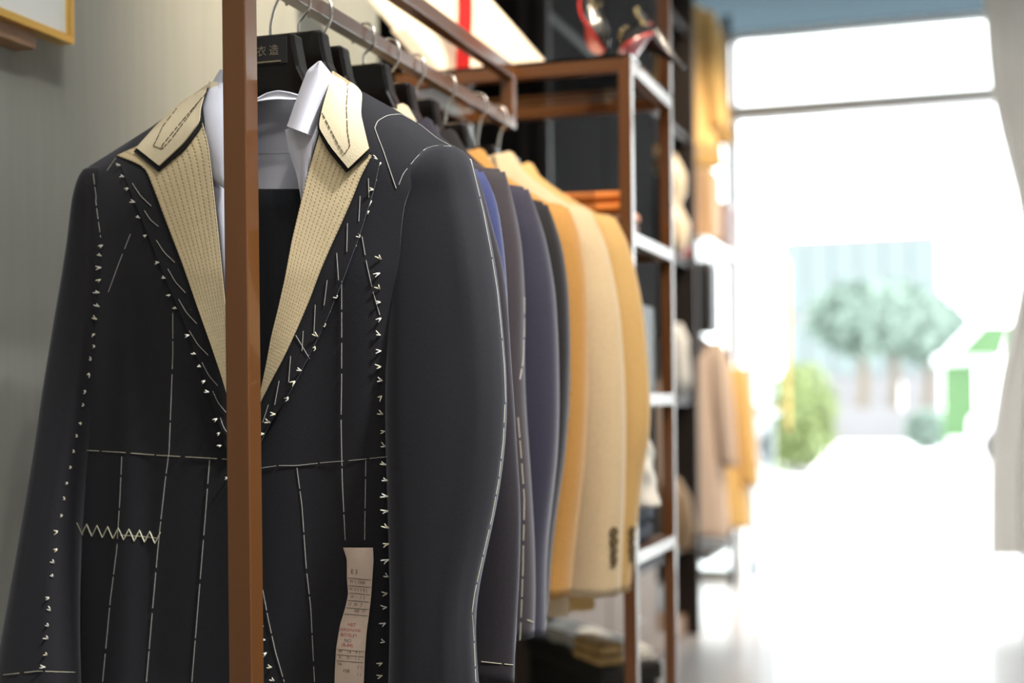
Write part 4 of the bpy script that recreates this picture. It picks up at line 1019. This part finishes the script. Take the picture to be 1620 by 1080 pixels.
# low garden wall and hedge
pw = P(1340, 690, 34)
tag(obj('garden_wall', box(P(1225, 600, 36).x, P(1480, 600, 36).x, 36, 36.3, -.02, .8), 'wall_stone', smooth=False, bevel=.03), 'low pale stone wall across the street below the trees', 'wall')
hp_ = P(1465, 660, 30); hp_.z = -.02
hd = thing('low_hedge', 'low pale hedge left of the green booth', 'hedge', tuple(hp_))
f_ = obj('foliage', foliage((hp_.x, hp_.y, .4), .45, .3, .42, 900, .08, 21), 'tree_leaf', hd, smooth=False); f_['kind'] = 'stuff'
obj('stem', tube([hp_, hp_+Vector((0, 0, .4))], .03, 6), 'bark', hd)
# green booth
YG = 26.0
g0, g1 = P(1492, 720, YG), P(1545, 720, YG); gz = P(1520, 576, YG).z
bo = thing('street_booth', 'bright green street booth with a slanted green roof', 'booth', (g0.x+.3, YG+.4, -.02))
obj('booth_wall', box(g0.x, g1.x, YG, YG+.9, -.02, gz), 'booth_green', bo, smooth=False, bevel=.02)
obj('booth_plinth', box(g0.x+.08, g1.x+.02, YG-.03, YG+.92, .16, .34), 'booth_white', bo, smooth=False)
ra_ = P(1480, 565, YG-.3); rb_ = P(1540, 510, YG-.3); rc_ = P(1600, 510, YG-.3); rd_ = P(1585, 560, YG-.3)
pl = [P(1508, 562, YG-.3), P(1553, 514, YG-.3), P(1600, 514, YG-.3), P(1585, 562, YG-.3)]
V = pl+[p+Vector((0, 1.3, 0)) for p in pl]
obj('booth_roof', (V, [(0, 1, 2, 3), (7, 6, 5, 4), (0, 4, 5, 1), (1, 5, 6, 2), (2, 6, 7, 3), (3, 7, 4, 0)]), 'booth_green', bo, smooth=False)
obj('roof_edge', beam(P(1490, 572, YG-.32), P(1548, 512, YG-.32), .1, .18), 'booth_white', bo, smooth=False)
obj('booth_counter', box(g0.x-.15, g1.x+.3, YG-.05, YG+.95, gz, gz+.16), 'booth_white', bo, smooth=False)
# bollard
pbo = PZ(1423, 682, -.02)
tag(obj('bollard', lathe(tuple(pbo), [(.16, 0), (.16, .05), (.13, .1), (.13, 1.5), (.1, 1.62), (.0, 1.66)], 18), 'car_white'), 'white round bollard standing outside in the street', 'bollard')
# white car, nose towards the booth
YW = 22.0
pc = PZ(1556, 738, -.02); x0c = pc.x-.22; yc_ = pc.y
car = thing('parked_car', 'white parked car half hidden behind the curtain', 'car', (x0c+2.1, yc_+.8, -.02))
prof = [(0, .35), (.02, .72), (.25, .86), (1.1, .98), (1.75, 1.42), (3.2, 1.46), (3.95, 1.05), (4.25, .98), (4.3, .4), (3.9, .22), (.3, .22)]
n = len(prof); rings = []
for yy, s in ((0, .93), (.12, 1), (1.55, 1), (1.68, .93)):
    rings.append([Vector((x0c+2.15+(a_-2.15)*s, yc_+yy, .15+(b_-.15)*(.5+.5*s) )) for a_, b_ in prof])
obj('car_body', loft(rings), 'car_white', car, smooth=False, bevel=.05)
for xw in (.52, 3.45):
    wv, wf = lathe((0, 0, 0), [(0, 0), (.2, 0), (.31, .02), (.33, .1), (.31, .18), (.2, .2), (0, .2)], 24)
    R = Matrix.Rotation(-PI/2, 3, 'X')
    for yy in (-.03, 1.5):
        wl = obj('wheel', ([R @ p+Vector((x0c+xw, yc_+yy, .31)) for p in wv], wf), 'tyre', car)
obj('side_window', ([Vector((x0c+a_, yc_-.012, b_)) for a_, b_ in ((1.35, 1.02), (1.85, 1.36), (3.1, 1.38), (3.5, 1.04))]+[Vector((x0c+a_, yc_+.05, b_)) for a_, b_ in ((1.35, 1.02), (1.85, 1.36), (3.1, 1.38), (3.5, 1.04))], [(0, 1, 2, 3), (7, 6, 5, 4), (0, 4, 5, 1), (1, 5, 6, 2), (2, 6, 7, 3), (3, 7, 4, 0)]), 'car_glass', car, smooth=False)
obj('wing_mirror', cbox((x0c+1.3, yc_-.1, 1.05), (.1, .2, .13)), 'car_white', car, smooth=False, bevel=.02)
